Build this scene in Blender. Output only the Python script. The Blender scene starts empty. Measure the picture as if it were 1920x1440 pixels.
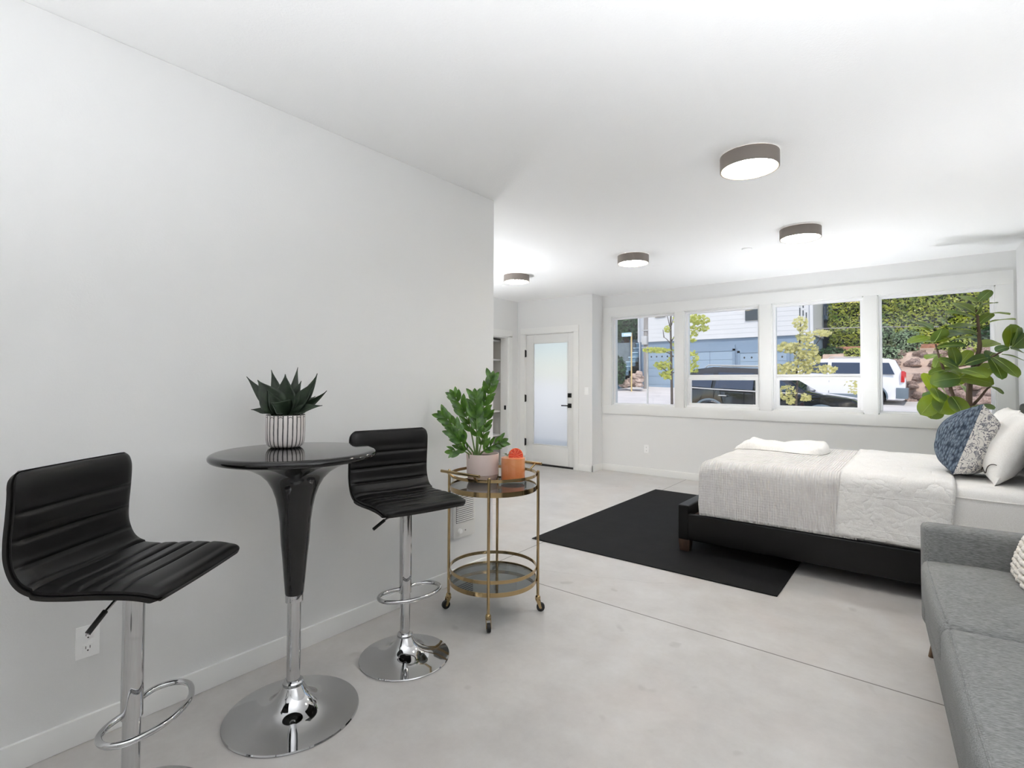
import bpy, bmesh, math, random
from mathutils import Vector, Matrix, noise
from math import pi, sin, cos, radians, sqrt, atan2

R = random.Random(7)
SC = bpy.context.scene
COL = SC.collection

# ------------------------------------------------------------------ camera
F_PX, CY_PX, CAM_H = 970.9, 692.8, 1.37
YAW, PITCH, ROLL = 0.670995, 0.0236808, 0.0040018


def cam_axes():
    f = Vector((-sin(YAW) * cos(PITCH), cos(YAW) * cos(PITCH), sin(PITCH)))
    r = Vector((cos(YAW), sin(YAW), 0))
    u = r.cross(f)
    r2 = r * cos(ROLL) + u * sin(ROLL)
    u2 = u * cos(ROLL) - r * sin(ROLL)
    return r2, u2, f


RT, UP, FW = cam_axes()
EYE = Vector((0, 0, CAM_H))
cam_d = bpy.data.cameras.new('camera')
cam_d.sensor_fit = 'HORIZONTAL'
cam_d.sensor_width = 36.0
cam_d.lens = F_PX / 1920 * 36
cam_d.shift_y = -(720 - CY_PX) / 1920
cam_d.clip_start = 0.02
cam_d.clip_end = 300
cam = bpy.data.objects.new('camera', cam_d)
mw = Matrix((RT, UP, -FW)).transposed().to_4x4()
mw.translation = EYE
cam.matrix_world = mw
COL.objects.link(cam)
SC.camera = cam


def ray(px, py):
    return RT * ((px - 960) / F_PX) - UP * ((py - CY_PX) / F_PX) + FW


def at(axis, val, px, py):
    """point of the place seen at a pixel of the photo, on a plane x/y/z = val"""
    d = ray(px, py)
    return EYE + d * ((val - EYE[axis]) / d[axis])


def atY(y, px, py):
    return at(1, y, px, py)


# ------------------------------------------------------------------ meshes
class MB:
    def __init__(s):
        s.v = []
        s.f = []
        s.merge = False

    def add(s, vs, fs):
        n = len(s.v)
        s.v += [tuple(p) for p in vs]
        s.f += [tuple(i + n for i in f) for f in fs]
        return s

    def box(s, x0, x1, y0, y1, z0, z1):
        vs = [(x, y, z) for z in (z0, z1) for y in (y0, y1) for x in (x0, x1)]
        return s.add(vs, [(0, 2, 3, 1), (4, 5, 7, 6), (0, 1, 5, 4), (2, 6, 7, 3), (0, 4, 6, 2), (1, 3, 7, 5)])

    def hexa(s, pts):
        return s.add(pts, [(0, 2, 3, 1), (4, 5, 7, 6), (0, 1, 5, 4), (2, 6, 7, 3), (0, 4, 6, 2), (1, 3, 7, 5)])

    def tube(s, pts, r, seg=10, closed=False, caps=True, flat=None):
        """flat: (half width along side, half height) gives an oval section"""
        pts = [Vector(p) for p in pts]
        n = len(pts)
        rad = r if isinstance(r, (list, tuple)) else [r] * n
        vs, fs = [], []
        ref = None
        for i, p in enumerate(pts):
            a = pts[(i - 1) % n] if (closed or i > 0) else p
            b = pts[(i + 1) % n] if (closed or i < n - 1) else p
            t = (b - a).normalized()
            if ref is None:
                ref = Vector((0, 0, 1)) if abs(t.z) < 0.9 else Vector((1, 0, 0))
            u = (ref - t * ref.dot(t)).normalized()
            w = t.cross(u)
            ref = u
            for k in range(seg):
                ang = 2 * pi * k / seg
                if flat:
                    vs.append(p + w * (cos(ang) * flat[0]) + u * (sin(ang) * flat[1]))
                else:
                    vs.append(p + (u * cos(ang) + w * sin(ang)) * rad[i])
        m = n if closed else n - 1
        for i in range(m):
            j = (i + 1) % n
            for k in range(seg):
                k2 = (k + 1) % seg
                fs.append((i * seg + k, i * seg + k2, j * seg + k2, j * seg + k))
        if caps and not closed:
            fs.append(tuple(reversed(range(seg))))
            fs.append(tuple((n - 1) * seg + k for k in range(seg)))
        return s.add(vs, fs)

    def lathe(s, prof, seg=48, c=(0, 0, 0), close_ends=True):
        s.merge = True
        vs, fs = [], []
        for (r, z) in prof:
            for k in range(seg):
                a = 2 * pi * k / seg
                vs.append((c[0] + r * cos(a), c[1] + r * sin(a), c[2] + z))
        for i in range(len(prof) - 1):
            for k in range(seg):
                k2 = (k + 1) % seg
                fs.append((i * seg + k, i * seg + k2, (i + 1) * seg + k2, (i + 1) * seg + k))
        if close_ends:
            if prof[0][0] > 1e-6:
                fs.append(tuple(reversed(range(seg))))
            if prof[-1][0] > 1e-6:
                fs.append(tuple((len(prof) - 1) * seg + k for k in range(seg)))
        return s.add(vs, fs)

    def ring(s, r0, r1, z0, z1, seg=48, c=(0, 0, 0)):
        vs, fs = [], []
        for (r, z) in ((r0, z0), (r1, z0), (r1, z1), (r0, z1)):
            for k in range(seg):
                a = 2 * pi * k / seg
                vs.append((c[0] + r * cos(a), c[1] + r * sin(a), c[2] + z))
        for i in range(4):
            j = (i + 1) % 4
            for k in range(seg):
                k2 = (k + 1) % seg
                fs.append((i * seg + k, i * seg + k2, j * seg + k2, j * seg + k))
        return s.add(vs, fs)

    def grid(s, fn, nu, nv, wrap_u=False):
        s.merge = True
        vs = [fn(i / (nu if wrap_u else nu - 1), j / (nv - 1)) for i in range(nu) for j in range(nv)]
        fs = []
        for i in range(nu if wrap_u else nu - 1):
            i2 = (i + 1) % nu
            for j in range(nv - 1):
                fs.append((i * nv + j, i2 * nv + j, i2 * nv + j + 1, i * nv + j + 1))
        return s.add(vs, fs)

    def rbox(s, x0, x1, y0, y1, z0, z1, r, n=(16, 16, 10), skip=(), fn=None):
        """box with rounded edges, finely gridded; skip sides among '-x','+x','-y','+y','-z','+z'; fn(p, normal) moves points"""
        lo = Vector((x0, y0, z0))
        hi = Vector((x1, y1, z1))
        cache, vs, fs = {}, [], []

        def co(i, k):
            # denser near the edges so that the rounding stays smooth
            t = i / n[k]
            t = 0.5 - 0.5 * cos(pi * t) if n[k] > 3 else t
            return lo[k] + (hi[k] - lo[k]) * t

        def vert(idx):
            if idx in cache:
                return cache[idx]
            p = Vector((co(idx[0], 0), co(idx[1], 1), co(idx[2], 2)))
            q = Vector([min(max(p[k], lo[k] + min(r, (hi[k] - lo[k]) / 2)), hi[k] - min(r, (hi[k] - lo[k]) / 2)) for k in range(3)])
            d = p - q
            nrm = d.normalized() if d.length > 1e-9 else Vector((0, 0, 1))
            if d.length > 1e-9:
                p = q + nrm * r
            if fn:
                p = fn(p, nrm)
            cache[idx] = len(vs)
            vs.append(p)
            return cache[idx]
        for ax, side, nm in ((0, 0, '-x'), (0, 1, '+x'), (1, 0, '-y'), (1, 1, '+y'), (2, 0, '-z'), (2, 1, '+z')):
            if nm in skip:
                continue
            a, b = [(1, 2), (2, 0), (0, 1)][ax]
            for i in range(n[a]):
                for j in range(n[b]):
                    quad = []
                    for (di, dj) in ((0, 0), (1, 0), (1, 1), (0, 1)):
                        idx = [0, 0, 0]
                        idx[ax] = side * n[ax]
                        idx[a] = i + di
                        idx[b] = j + dj
                        quad.append(vert(tuple(idx)))
                    fs.append(tuple(quad) if side else tuple(reversed(quad)))
        return s.add(vs, fs)

    def prism(s, outline, y0, y1, plane='xz'):
        n = len(outline)
        if plane == 'xz':
            vs = [(a, y0, b) for a, b in outline] + [(a, y1, b) for a, b in outline]
        elif plane == 'yz':
            vs = [(y0, a, b) for a, b in outline] + [(y1, a, b) for a, b in outline]
        else:
            vs = [(a, b, y0) for a, b in outline] + [(a, b, y1) for a, b in outline]
        fs = [tuple(range(n)), tuple(reversed(range(n, 2 * n)))]
        fs += [(i, n + i, n + (i + 1) % n, (i + 1) % n) for i in range(n)]
        return s.add(vs, fs)

    def sphere(s, c, r, nu=16, nv=10, sc=(1, 1, 1), rough=0.0, seed=0):
        def fn(u, v):
            a, b = 2 * pi * u, pi * (v - 0.5)
            d = Vector((cos(a) * cos(b) * sc[0], sin(a) * cos(b) * sc[1], sin(b) * sc[2]))
            k = 1 + (rough * noise.noise(d * 2.3 + Vector((seed * 3.1, seed, 0))) if rough else 0)
            return Vector(c) + d * r * k
        return s.grid(fn, nu, nv, wrap_u=True)

    def build(s, name, m, parent=None, ang=40, bevel=0, seg=2, subsurf=0, solid=0):
        me = bpy.data.meshes.new(name)
        me.from_pydata(s.v, [], s.f)
        bm = bmesh.new()
        bm.from_mesh(me)
        if s.merge:
            bmesh.ops.remove_doubles(bm, verts=bm.verts, dist=1e-6)
        if bevel:
            ed = [e for e in bm.edges if len(e.link_faces) == 2 and e.calc_face_angle(0) > radians(30)]
            bmesh.ops.bevel(bm, geom=ed, offset=bevel, segments=seg, affect='EDGES', profile=0.6, clamp_overlap=True)
        bmesh.ops.recalc_face_normals(bm, faces=bm.faces)
        bm.to_mesh(me)
        bm.free()
        for p in me.polygons:
            p.use_smooth = True
        me.set_sharp_from_angle(angle=radians(ang))
        me.materials.append(m)
        o = bpy.data.objects.new(name, me)
        COL.objects.link(o)
        if parent is not None:
            o.parent = parent
        if solid:
            md = o.modifiers.new('thick', 'SOLIDIFY')
            md.thickness = solid
            md.offset = 0
        if subsurf:
            md = o.modifiers.new('smooth', 'SUBSURF')
            md.levels = md.render_levels = subsurf
        return o


def tag(o, label=None, cat=None, group=None, kind=None):
    if label:
        o['label'] = label
    if cat:
        o['category'] = cat
    if group:
        o['group'] = group
    if kind:
        o['kind'] = kind
    return o


def thing(name, label, cat, loc=(0, 0, 0), rz=0.0, group=None, kind=None):
    o = bpy.data.objects.new(name, None)
    o.empty_display_size = 0.1
    COL.objects.link(o)
    o.location = loc
    o.rotation_euler = (0, 0, rz)
    return tag(o, label, cat, group, kind)


def copy_tree(o, parent=None):
    c = o.copy()
    COL.objects.link(c)
    if parent is not None:
        c.parent = parent
    for ch in list(o.children):
        copy_tree(ch, c)
    return c


def smooth_path(pts, n=8, closed=False):
    """Catmull-Rom through points"""
    P = [Vector(p) for p in pts]
    out = []
    m = len(P)
    rng = range(m if closed else m - 1)
    for i in rng:
        p0 = P[(i - 1) % m] if (closed or i > 0) else P[i]
        p1, p2 = P[i], P[(i + 1) % m]
        p3 = P[(i + 2) % m] if (closed or i < m - 2) else P[(i + 1) % m]
        for k in range(n):
            t = k / n
            out.append(0.5 * ((2 * p1) + (p2 - p0) * t + (2 * p0 - 5 * p1 + 4 * p2 - p3) * t * t + (3 * p1 - p0 - 3 * p2 + p3) * t ** 3))
    if not closed:
        out.append(P[-1])
    return out


# ------------------------------------------------------------------ materials
def lin(c):
    return tuple(((x / 255) / 12.92 if x / 255 <= 0.04045 else ((x / 255 + 0.055) / 1.055) ** 2.4) for x in c) + (1.0,)


class NT:
    def __init__(s, name):
        s.m = bpy.data.materials.new(name)
        s.m.use_nodes = True
        s.t = s.m.node_tree
        s.b = s.t.nodes['Principled BSDF']
        s.out = s.t.nodes['Material Output']

    def n(s, typ, **kw):
        nd = s.t.nodes.new(typ)
        for k, v in kw.items():
            if k in nd.inputs.keys():
                nd.inputs[k].default_value = v
            else:
                setattr(nd, k, v)
        return nd

    def l(s, a, b):
        s.t.links.new(a, b)

    def obj(s):
        if not hasattr(s, '_tc'):
            s._tc = s.n('ShaderNodeTexCoord')
        return s._tc.outputs['Object']

    def noise(s, scale, detail=4, rough=0.55, vec=None, stretch=None):
        nd = s.n('ShaderNodeTexNoise')
        nd.inputs['Scale'].default_value = scale
        nd.inputs['Detail'].default_value = detail
        nd.inputs['Roughness'].default_value = rough
        v = vec or s.obj()
        if stretch:
            mp = s.n('ShaderNodeMapping')
            mp.inputs['Scale'].default_value = stretch
            s.l(v, mp.inputs['Vector'])
            v = mp.outputs['Vector']
        s.l(v, nd.inputs['Vector'])
        return nd.outputs['Fac']

    def math(s, op, a, b=None, c=None, clamp=False):
        nd = s.n('ShaderNodeMath')
        nd.operation = op
        nd.use_clamp = clamp
        for i, x in enumerate((a, b, c)):
            if x is None:
                continue
            if isinstance(x, (int, float)):
                nd.inputs[i].default_value = x
            else:
                s.l(x, nd.inputs[i])
        return nd.outputs[0]

    def xyz(s):
        nd = s.n('ShaderNodeSeparateXYZ')
        s.l(s.obj(), nd.inputs[0])
        return nd.outputs

    def mix(s, fac, a, b):
        nd = s.n('ShaderNodeMix')
        nd.data_type = 'RGBA'
        for i, x in ((0, fac), (6, a), (7, b)):
            if isinstance(x, (int, float, tuple)):
                nd.inputs[i].default_value = x
            else:
                s.l(x, nd.inputs[i])
        return nd.outputs[2]

    def ramp(s, fac, stops):
        nd = s.n('ShaderNodeValToRGB')
        e = nd.color_ramp.elements
        while len(e) < len(stops):
            e.new(0.5)
        for k, (p, c) in enumerate(stops):
            e[k].position = p
            e[k].color = c if len(c) == 4 else lin(c)
        s.l(fac, nd.inputs[0])
        return nd.outputs[0]

    def color(s, x):
        if isinstance(x, tuple):
            s.b.inputs['Base Color'].default_value = x
        else:
            s.l(x, s.b.inputs['Base Color'])

    def bump(s, h, strength=0.3, dist=0.01):
        nd = s.n('ShaderNodeBump')
        nd.inputs['Strength'].default_value = strength
        nd.inputs['Distance'].default_value = dist
        s.l(h, nd.inputs['Height'])
        s.l(nd.outputs['Normal'], s.b.inputs['Normal'])

    def set(s, **kw):
        for k, v in kw.items():
            s.b.inputs[k.replace('_', ' ')].default_value = v
        return s


def mat(name, col, rough=0.5, metal=0.0, var=0.0, vs=4.0, bump=0.0, bs=60.0, bd=0.004, spec=0.5, stretch=None, coat=0.0):
    t = NT(name)
    c = lin(col)
    t.set(Roughness=rough, Metallic=metal)
    t.b.inputs['Specular IOR Level'].default_value = spec
    if coat:
        t.b.inputs['Coat Weight'].default_value = coat
        t.b.inputs['Coat Roughness'].default_value = 0.04
    if var:
        a = tuple(x * (1 - var) for x in c[:3]) + (1,)
        b = tuple(min(1, x * (1 + var)) for x in c[:3]) + (1,)
        t.color(t.ramp(t.noise(vs, stretch=stretch), [(0.3, a), (0.7, b)]))
    else:
        t.color(c)
    if bump:
        t.bump(t.noise(bs, 3, stretch=stretch), bump, bd)
    return t.m
MT = {}
MT['wall'] = mat('wall paint', (233, 233, 232), 0.6, bump=0.12, bs=140, bd=0.003, spec=0.3)
MT['ceil'] = mat('ceiling paint', (248, 248, 247), 0.75, bump=0.3, bs=110, bd=0.004, spec=0.2)
MT['trim'] = mat('trim paint', (238, 238, 236), 0.35, spec=0.4, bump=0.03, bs=30)
MT['vinyl'] = mat('white window vinyl', (244, 244, 244), 0.3)
MT['doorpaint'] = mat('door paint', (232, 232, 230), 0.35, bump=0.03, bs=40)
MT['blackmetal'] = mat('matte black metal', (28, 27, 26), 0.45, 0.3)
MT['plate'] = mat('white plastic', (252, 252, 251), 0.3)
MT['slot'] = mat('dark slot', (40, 38, 36), 0.6)
MT['chrome'] = mat('chrome', (196, 196, 197), 0.05, 1.0, var=0.01)
MT['blackgloss'] = mat('black gloss lacquer', (7, 7, 7), 0.06, spec=0.5)
MT['leather'] = mat('black leatherette', (15, 14, 14), 0.38, bump=0.12, bs=420, bd=0.0015, spec=0.30)
MT['shell'] = mat('black leatherette underside', (22, 20, 19), 0.5, bump=0.1, bs=300, bd=0.001, spec=0.3)
MT['rubber'] = mat('black rubber', (22, 22, 22), 0.55)
MT['gold'] = mat('polished brass', (176, 152, 112), 0.13, 1.0, var=0.04, vs=9)
MT['pinkpot'] = mat('blush ceramic', (222, 203, 196), 0.45, bump=0.03, bs=20)
MT['saucer'] = mat('taupe ceramic', (196, 172, 158), 0.5)
MT['soil'] = mat('potting soil', (62, 45, 34), 0.95, var=0.4, vs=60, bump=0.8, bs=90, bd=0.01)
MT['bark'] = mat('brown bark', (96, 78, 66), 0.85, var=0.3, vs=14, bump=0.5, bs=60, bd=0.006, stretch=(1, 1, 0.2))
MT['wood'] = mat('dark stained wood', (62, 44, 34), 0.5, var=0.3, vs=12, stretch=(4, 4, 0.6))
MT['bedleather'] = mat('black bonded leather', (10, 9, 9), 0.40, bump=0.1, bs=260, bd=0.001, spec=0.3)
MT['lampshade'] = mat('grey brown lamp metal', (130, 121, 115), 0.5, 0.0)
MT['lampinner'] = mat('cream lamp lining', (240, 226, 190), 0.6)
MT['knob'] = mat('white appliance plastic', (232, 231, 228), 0.4)
MT['grille'] = mat('dark grille recess', (70, 68, 68), 0.7)
MT['sheet'] = None


def emit(name, col, s):
    t = NT(name)
    t.set(Roughness=0.5)
    t.color(lin(col))
    t.b.inputs['Emission Color'].default_value = lin(col)
    t.b.inputs['Emission Strength'].default_value = s
    return t.m


def m_floor():
    t = NT('polished concrete')
    x, y, z = t.xyz()
    big = t.noise(0.9, 5, 0.6)
    mid = t.noise(4.5, 6, 0.65)
    fine = t.noise(38, 4, 0.6)
    f = t.math('ADD', t.math('MULTIPLY', big, 0.5), t.math('MULTIPLY', mid, 0.42))
    f = t.math('ADD', f, t.math('MULTIPLY', fine, 0.08))
    c = t.ramp(f, [(0.34, (174, 170, 167)), (0.5, (189, 186, 183)), (0.64, (200, 198, 196))])
    # rosy patches and small dark stains in the concrete
    c = t.mix(t.math('MULTIPLY', t.ramp(t.noise(1.7, 3), [(0.5, (0, 0, 0)), (0.7, (255, 255, 255))]), 0.3), c, lin((196, 184, 178)))
    st = t.ramp(t.noise(6.5, 2, 0.4), [(0.70, (0, 0, 0)), (0.76, (255, 255, 255))])
    c = t.mix(t.math('MULTIPLY', st, 0.35), c, lin((142, 138, 134)))
    # saw cut control joints
    jx = t.math('ABSOLUTE', t.math('ADD', x, t.math('ADD', t.math('MULTIPLY', y, 0.02), 2.488)))
    j1 = t.math('LESS_THAN', jx, 0.0042)
    j1 = t.math('MULTIPLY', j1, t.math('GREATER_THAN', y, 2.9))
    j2 = t.math('LESS_THAN', t.math('ABSOLUTE', t.math('SUBTRACT', y, 2.9)), 0.0042)
    j = t.math('MAXIMUM', j1, j2)
    # one wandering hairline crack
    wob = t.math('MULTIPLY', t.math('SUBTRACT', t.noise(5, 4), 0.5), 0.12)
    cr = t.math('LESS_THAN', t.math('ABSOLUTE', t.math('SUBTRACT', t.math('ADD', y, t.math('MULTIPLY', x, -0.42)), t.math('ADD', wob, 4.02))), 0.0016)
    cr = t.math('MULTIPLY', cr, t.math('MULTIPLY', t.math('GREATER_THAN', x, -2.2), t.math('LESS_THAN', x, -1.35)))
    cr = t.math('MULTIPLY', cr, 0.5)
    jj = t.math('MAXIMUM', j, cr)
    c = t.mix(t.math('MULTIPLY', jj, 0.85), c, lin((84, 78, 72)))
    t.color(c)
    t.l(t.math('ADD', t.math('MULTIPLY', mid, 0.25), 0.26), t.b.inputs['Roughness'])
    t.b.inputs['Specular IOR Level'].default_value = 0.42
    t.bump(t.math('ADD', t.math('MULTIPLY', jj, -1.0), t.math('MULTIPLY', fine, 0.05)), 0.35, 0.004)
    return t.m


def m_rug():
    t = NT('black low pile rug')
    t.color(t.ramp(t.noise(5, 6, 0.7), [(0.3, (15, 15, 16)), (0.7, (25, 25, 26))]))
    t.set(Roughness=0.75)
    t.b.inputs['Specular IOR Level'].default_value = 0.14
    w = t.n('ShaderNodeTexWave')
    w.inputs['Scale'].default_value = 60
    t.l(t.obj(), w.inputs['Vector'])
    t.bump(t.math('ADD', w.outputs['Fac'], t.noise(300, 2)), 0.3, 0.002)
    return t.m


def m_glass(name='window glass', tint=(1, 1, 1, 1), refl=1.0):
    t = NT(name)
    tr = t.n('ShaderNodeBsdfTransparent')
    tr.inputs['Color'].default_value = tint
    gl = t.n('ShaderNodeBsdfGlossy')
    gl.inputs['Roughness'].default_value = 0.0
    fr = t.n('ShaderNodeLayerWeight')
    fac = t.math('ADD', .035, t.math('MULTIPLY', t.math('POWER', fr.outputs['Facing'], 5.0), .7))
    mx = t.n('ShaderNodeMixShader')
    t.l(t.math('MULTIPLY', fac, refl), mx.inputs[0])
    t.l(tr.outputs[0], mx.inputs[1])
    t.l(gl.outputs[0], mx.inputs[2])
    t.l(mx.outputs[0], t.out.inputs['Surface'])
    return t.m


def m_frost():
    t = NT('frosted door glass')
    tl = t.n('ShaderNodeBsdfTranslucent')
    tl.inputs['Color'].default_value = (0.97, 0.98, 0.98, 1)
    rf = t.n('ShaderNodeBsdfRefraction')
    rf.inputs['Roughness'].default_value = 0.75
    rf.inputs['IOR'].default_value = 1.02
    rf.inputs['Color'].default_value = (0.97, 0.98, 0.98, 1)
    gl = t.n('ShaderNodeBsdfGlossy')
    gl.inputs['Roughness'].default_value = 0.25
    m1 = t.n('ShaderNodeMixShader')
    m1.inputs[0].default_value = 0.6
    t.l(tl.outputs[0], m1.inputs[1])
    t.l(rf.outputs[0], m1.inputs[2])
    m2 = t.n('ShaderNodeMixShader')
    m2.inputs[0].default_value = 0.04
    t.l(m1.outputs[0], m2.inputs[1])
    t.l(gl.outputs[0], m2.inputs[2])
    t.l(m2.outputs[0], t.out.inputs['Surface'])
    return t.m


def m_leaf(name, dark, light, trans, tw=0.3, vs=20, rough=0.4, backlit_tint=0.0):
    t = NT(name)
    c = t.ramp(t.noise(vs, 3), [(0.3, dark), (0.7, light)])
    if backlit_tint:
        oi = t.n('ShaderNodeObjectInfo')
        c = t.mix(t.ramp(oi.outputs['Random'], [(.4, (0, 0, 0)), (1.0, (225, 225, 225))]), c, lin((138, 158, 62)))  # backlit glow put into the colour: random leaves tinted lime
    t.color(c)
    t.set(Roughness=rough)
    tl = t.n('ShaderNodeBsdfTranslucent')
    tl.inputs['Color'].default_value = lin(trans)
    mx = t.n('ShaderNodeMixShader')
    mx.inputs[0].default_value = tw
    t.l(t.b.outputs[0], mx.inputs[1])
    t.l(tl.outputs[0], mx.inputs[2])
    t.l(mx.outputs[0], t.out.inputs['Surface'])
    return t.m


def m_fabric(name, a, b, sc=260, rough=0.9, bump=0.3, stretch=None, sheen=0.0, crease=False):
    t = NT(name)
    n1 = t.noise(sc, 2, 0.6, stretch=stretch or (1, 1, 1))
    n2 = t.noise(9, 4)
    t.color(t.ramp(t.math('ADD', t.math('MULTIPLY', n1, 0.88), t.math('MULTIPLY', n2, 0.12)), [(0.35, a), (0.65, b)]))
    t.set(Roughness=rough)
    t.b.inputs['Specular IOR Level'].default_value = 0.2
    if sheen:
        t.b.inputs['Sheen Weight'].default_value = sheen
    if crease:
        # sharp wandering creases of cloth that lay folded
        c1 = t.math('ABSOLUTE', t.math('SUBTRACT', t.noise(3.6, 3, .5), .5))
        c2 = t.math('ABSOLUTE', t.math('SUBTRACT', t.noise(8, 2, .5, stretch=(1, .6, 1.4)), .5))
        h = t.math('ADD', t.math('POWER', c1, .55), t.math('MULTIPLY', t.math('POWER', c2, .55), .6))
        t.bump(t.math('ADD', h, t.math('MULTIPLY', n1, .03)), .5, .035)
    else:
        t.bump(n1, bump, 0.002)
    return t.m


MT['floor'] = m_floor()
MT['rug'] = m_rug()
MT['glass'] = m_glass()
MT['frost'] = m_frost()
MT['smoke'] = m_glass('smoked grey shelf glass', (0.42, 0.45, 0.46, 1), 1.9)
MT['tumbler'] = m_glass('clear tumbler glass', (0.96, 0.97, 0.97, 1), 1.0)
MT['lamp'] = emit('lit lamp diffuser', (255, 252, 248), 56)
MT['uplight'] = emit('added torchiere fill emitter', (247, 250, 255), 290)  # emitter of the added torchieres that fill the ceiling
MT['porch'] = emit('added door glow', (255, 252, 246), 110)  # glow added outside the frosted door, no known lamp
MT['uplight2'] = emit('added low fill emitter', (247, 250, 255), 132)  # emitter of the added fill lights behind bed and sofa
MT['sofa'] = m_fabric('grey woven upholstery', (108, 109, 109), (150, 151, 151), 420, stretch=(0.12, 1.0, 1.0), bump=0.35)
MT['linen'] = m_fabric('white cotton', (228, 226, 223), (238, 237, 235), 200, bump=0.1)
MT['cotton2'] = m_fabric('white quilted coverlet', (228, 226, 223), (238, 237, 235), 150, bump=0.15, crease=True)
MT['grey_throw'] = m_fabric('pale grey throw', (226, 224, 220), (240, 238, 235), 120, bump=0.35)
MT['boucle'] = m_fabric('cream rope knit', (214, 208, 200), (238, 234, 228), 160, bump=0.5)


def m_rib():
    t = NT('ribbed pale grey coverlet')
    x, y, z = t.xyz()
    w = t.math('SINE', t.math('MULTIPLY', t.math('ADD', x, t.math('MULTIPLY', t.noise(7, 3), 0.006)), 2 * pi / 0.0165))
    w2 = t.math('SINE', t.math('MULTIPLY', t.math('ADD', t.math('ADD', y, z), t.math('MULTIPLY', t.noise(40, 2), 0.02)), 2 * pi / 0.02))
    h = t.math('ADD', t.math('MULTIPLY', w, 0.5), t.math('ADD', t.math('MULTIPLY', w2, 0.10), t.math('MULTIPLY', t.noise(55, 3), 0.9)))
    t.color(t.ramp(t.noise(12, 4), [(0.3, (226, 223, 219)), (0.7, (236, 234, 230))]))
    t.set(Roughness=0.9)
    t.b.inputs['Specular IOR Level'].default_value = 0.15
    t.bump(h, 0.8, 0.008)
    return t.m


MT['rib'] = m_rib()


def m_knit():
    t = NT('blue chunky knit')
    x, y, z = t.xyz()
    v = t.n('ShaderNodeTexVoronoi')
    v.inputs['Scale'].default_value = 80
    mp = t.n('ShaderNodeMapping')
    mp.inputs['Scale'].default_value = (0.8, 0.42, 1.0)
    mp.inputs['Rotation'].default_value = (0, 0, radians(35))
    t.l(t.obj(), mp.inputs['Vector'])
    t.l(mp.outputs[0], v.inputs['Vector'])
    t.color(t.ramp(v.outputs['Distance'], [(0.0, (138, 151, 164)), (0.45, (108, 122, 138)), (0.8, (62, 73, 88))]))
    t.set(Roughness=0.9)
    t.b.inputs['Specular IOR Level'].default_value = 0.15
    t.bump(t.math('MULTIPLY', v.outputs['Distance'], -1.0), 1.0, 0.02)
    return t.m


MT['knit'] = m_knit()


def m_floral():
    """white cotton printed with blue grey blossoms, leaves and winding stems"""
    t = NT('floral print cotton')
    ink = lin((78, 82, 100))
    base = lin((226, 223, 218))
    nz = t.n('ShaderNodeTexNoise')
    nz.inputs['Scale'].default_value = 22
    t.l(t.obj(), nz.inputs['Vector'])
    wob = t.n('ShaderNodeMix')
    wob.data_type = 'VECTOR'
    wob.inputs[0].default_value = 0.045
    t.l(t.obj(), wob.inputs[4])
    t.l(nz.outputs['Color'], wob.inputs[5])
    vec = wob.outputs[1]
    # winding stems = iso lines of a smooth noise
    n1 = t.noise(19, 1, 0.4, vec=vec)
    stem = t.math('LESS_THAN', t.math('ABSOLUTE', t.math('SUBTRACT', t.math('FRACT', t.math('MULTIPLY', n1, 6)), 0.5)), 0.085)
    # blossoms and buds = voronoi dots with inner rings
    v = t.n('ShaderNodeTexVoronoi')
    v.inputs['Scale'].default_value = 24
    t.l(vec, v.inputs['Vector'])
    d = v.outputs['Distance']
    petal = t.math('MULTIPLY', t.math('LESS_THAN', d, 0.36), t.math('GREATER_THAN', t.math('FRACT', t.math('MULTIPLY', d, 9)), 0.35))
    v2 = t.n('ShaderNodeTexVoronoi')
    v2.inputs['Scale'].default_value = 62
    t.l(vec, v2.inputs['Vector'])
    leaf = t.math('LESS_THAN', v2.outputs['Distance'], 0.27)
    f = t.math('MAXIMUM', t.math('MAXIMUM', t.math('MULTIPLY', petal, 0.8), t.math('MULTIPLY', leaf, 0.85)), t.math('MULTIPLY', stem, 0.8))
    t.color(t.mix(f, base, ink))
    t.set(Roughness=0.9)
    t.b.inputs['Specular IOR Level'].default_value = 0.15
    t.bump(t.noise(200, 2), 0.15, 0.002)
    return t.m


MT['floral'] = m_floral()


def m_stripepot():
    """white glazed pot with hand drawn black flute lines"""
    t = NT('white pot with black flutes')
    x, y, z = t.xyz()
    a = t.math('MULTIPLY', t.math('ARCTAN2', y, x), 13 / (2 * pi))
    a = t.math('ADD', a, t.math('MULTIPLY', t.math('SUBTRACT', t.noise(14, 2), 0.5), 0.08))
    fr = t.math('FRACT', t.math('ADD', a, 20.0))
    w = t.math('ADD', 0.045, t.math('MULTIPLY', t.noise(30, 2), 0.05))
    l1 = t.math('LESS_THAN', t.math('ABSOLUTE', t.math('SUBTRACT', fr, 0.2)), w)
    l2 = t.math('LESS_THAN', t.math('ABSOLUTE', t.math('SUBTRACT', fr, 0.72)), w)
    ln = t.math('MAXIMUM', l1, l2)
    # little arches closing the flutes near the rim
    u = t.math('ABSOLUTE', t.math('SUBTRACT', fr, 0.46))
    top = t.math('SUBTRACT', z, t.math('SUBTRACT', 0.134, t.math('MULTIPLY', t.math('MULTIPLY', u, u), 0.12)))
    ar = t.math('LESS_THAN', t.math('ABSOLUTE', top), 0.0016)
    ar = t.math('MAXIMUM', t.math('MULTIPLY', ar, t.math('LESS_THAN', u, 0.27)), t.math('GREATER_THAN', z, 0.1395))
    f = t.math('MULTIPLY', t.math('MAXIMUM', ln, ar), 0.9)
    t.color(t.mix(f, lin((226, 219, 216)), lin((34, 32, 32))))
    t.set(Roughness=0.35)
    t.bump(t.math('MULTIPLY', ln, -1.0), 0.4, 0.003)
    return t.m


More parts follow.
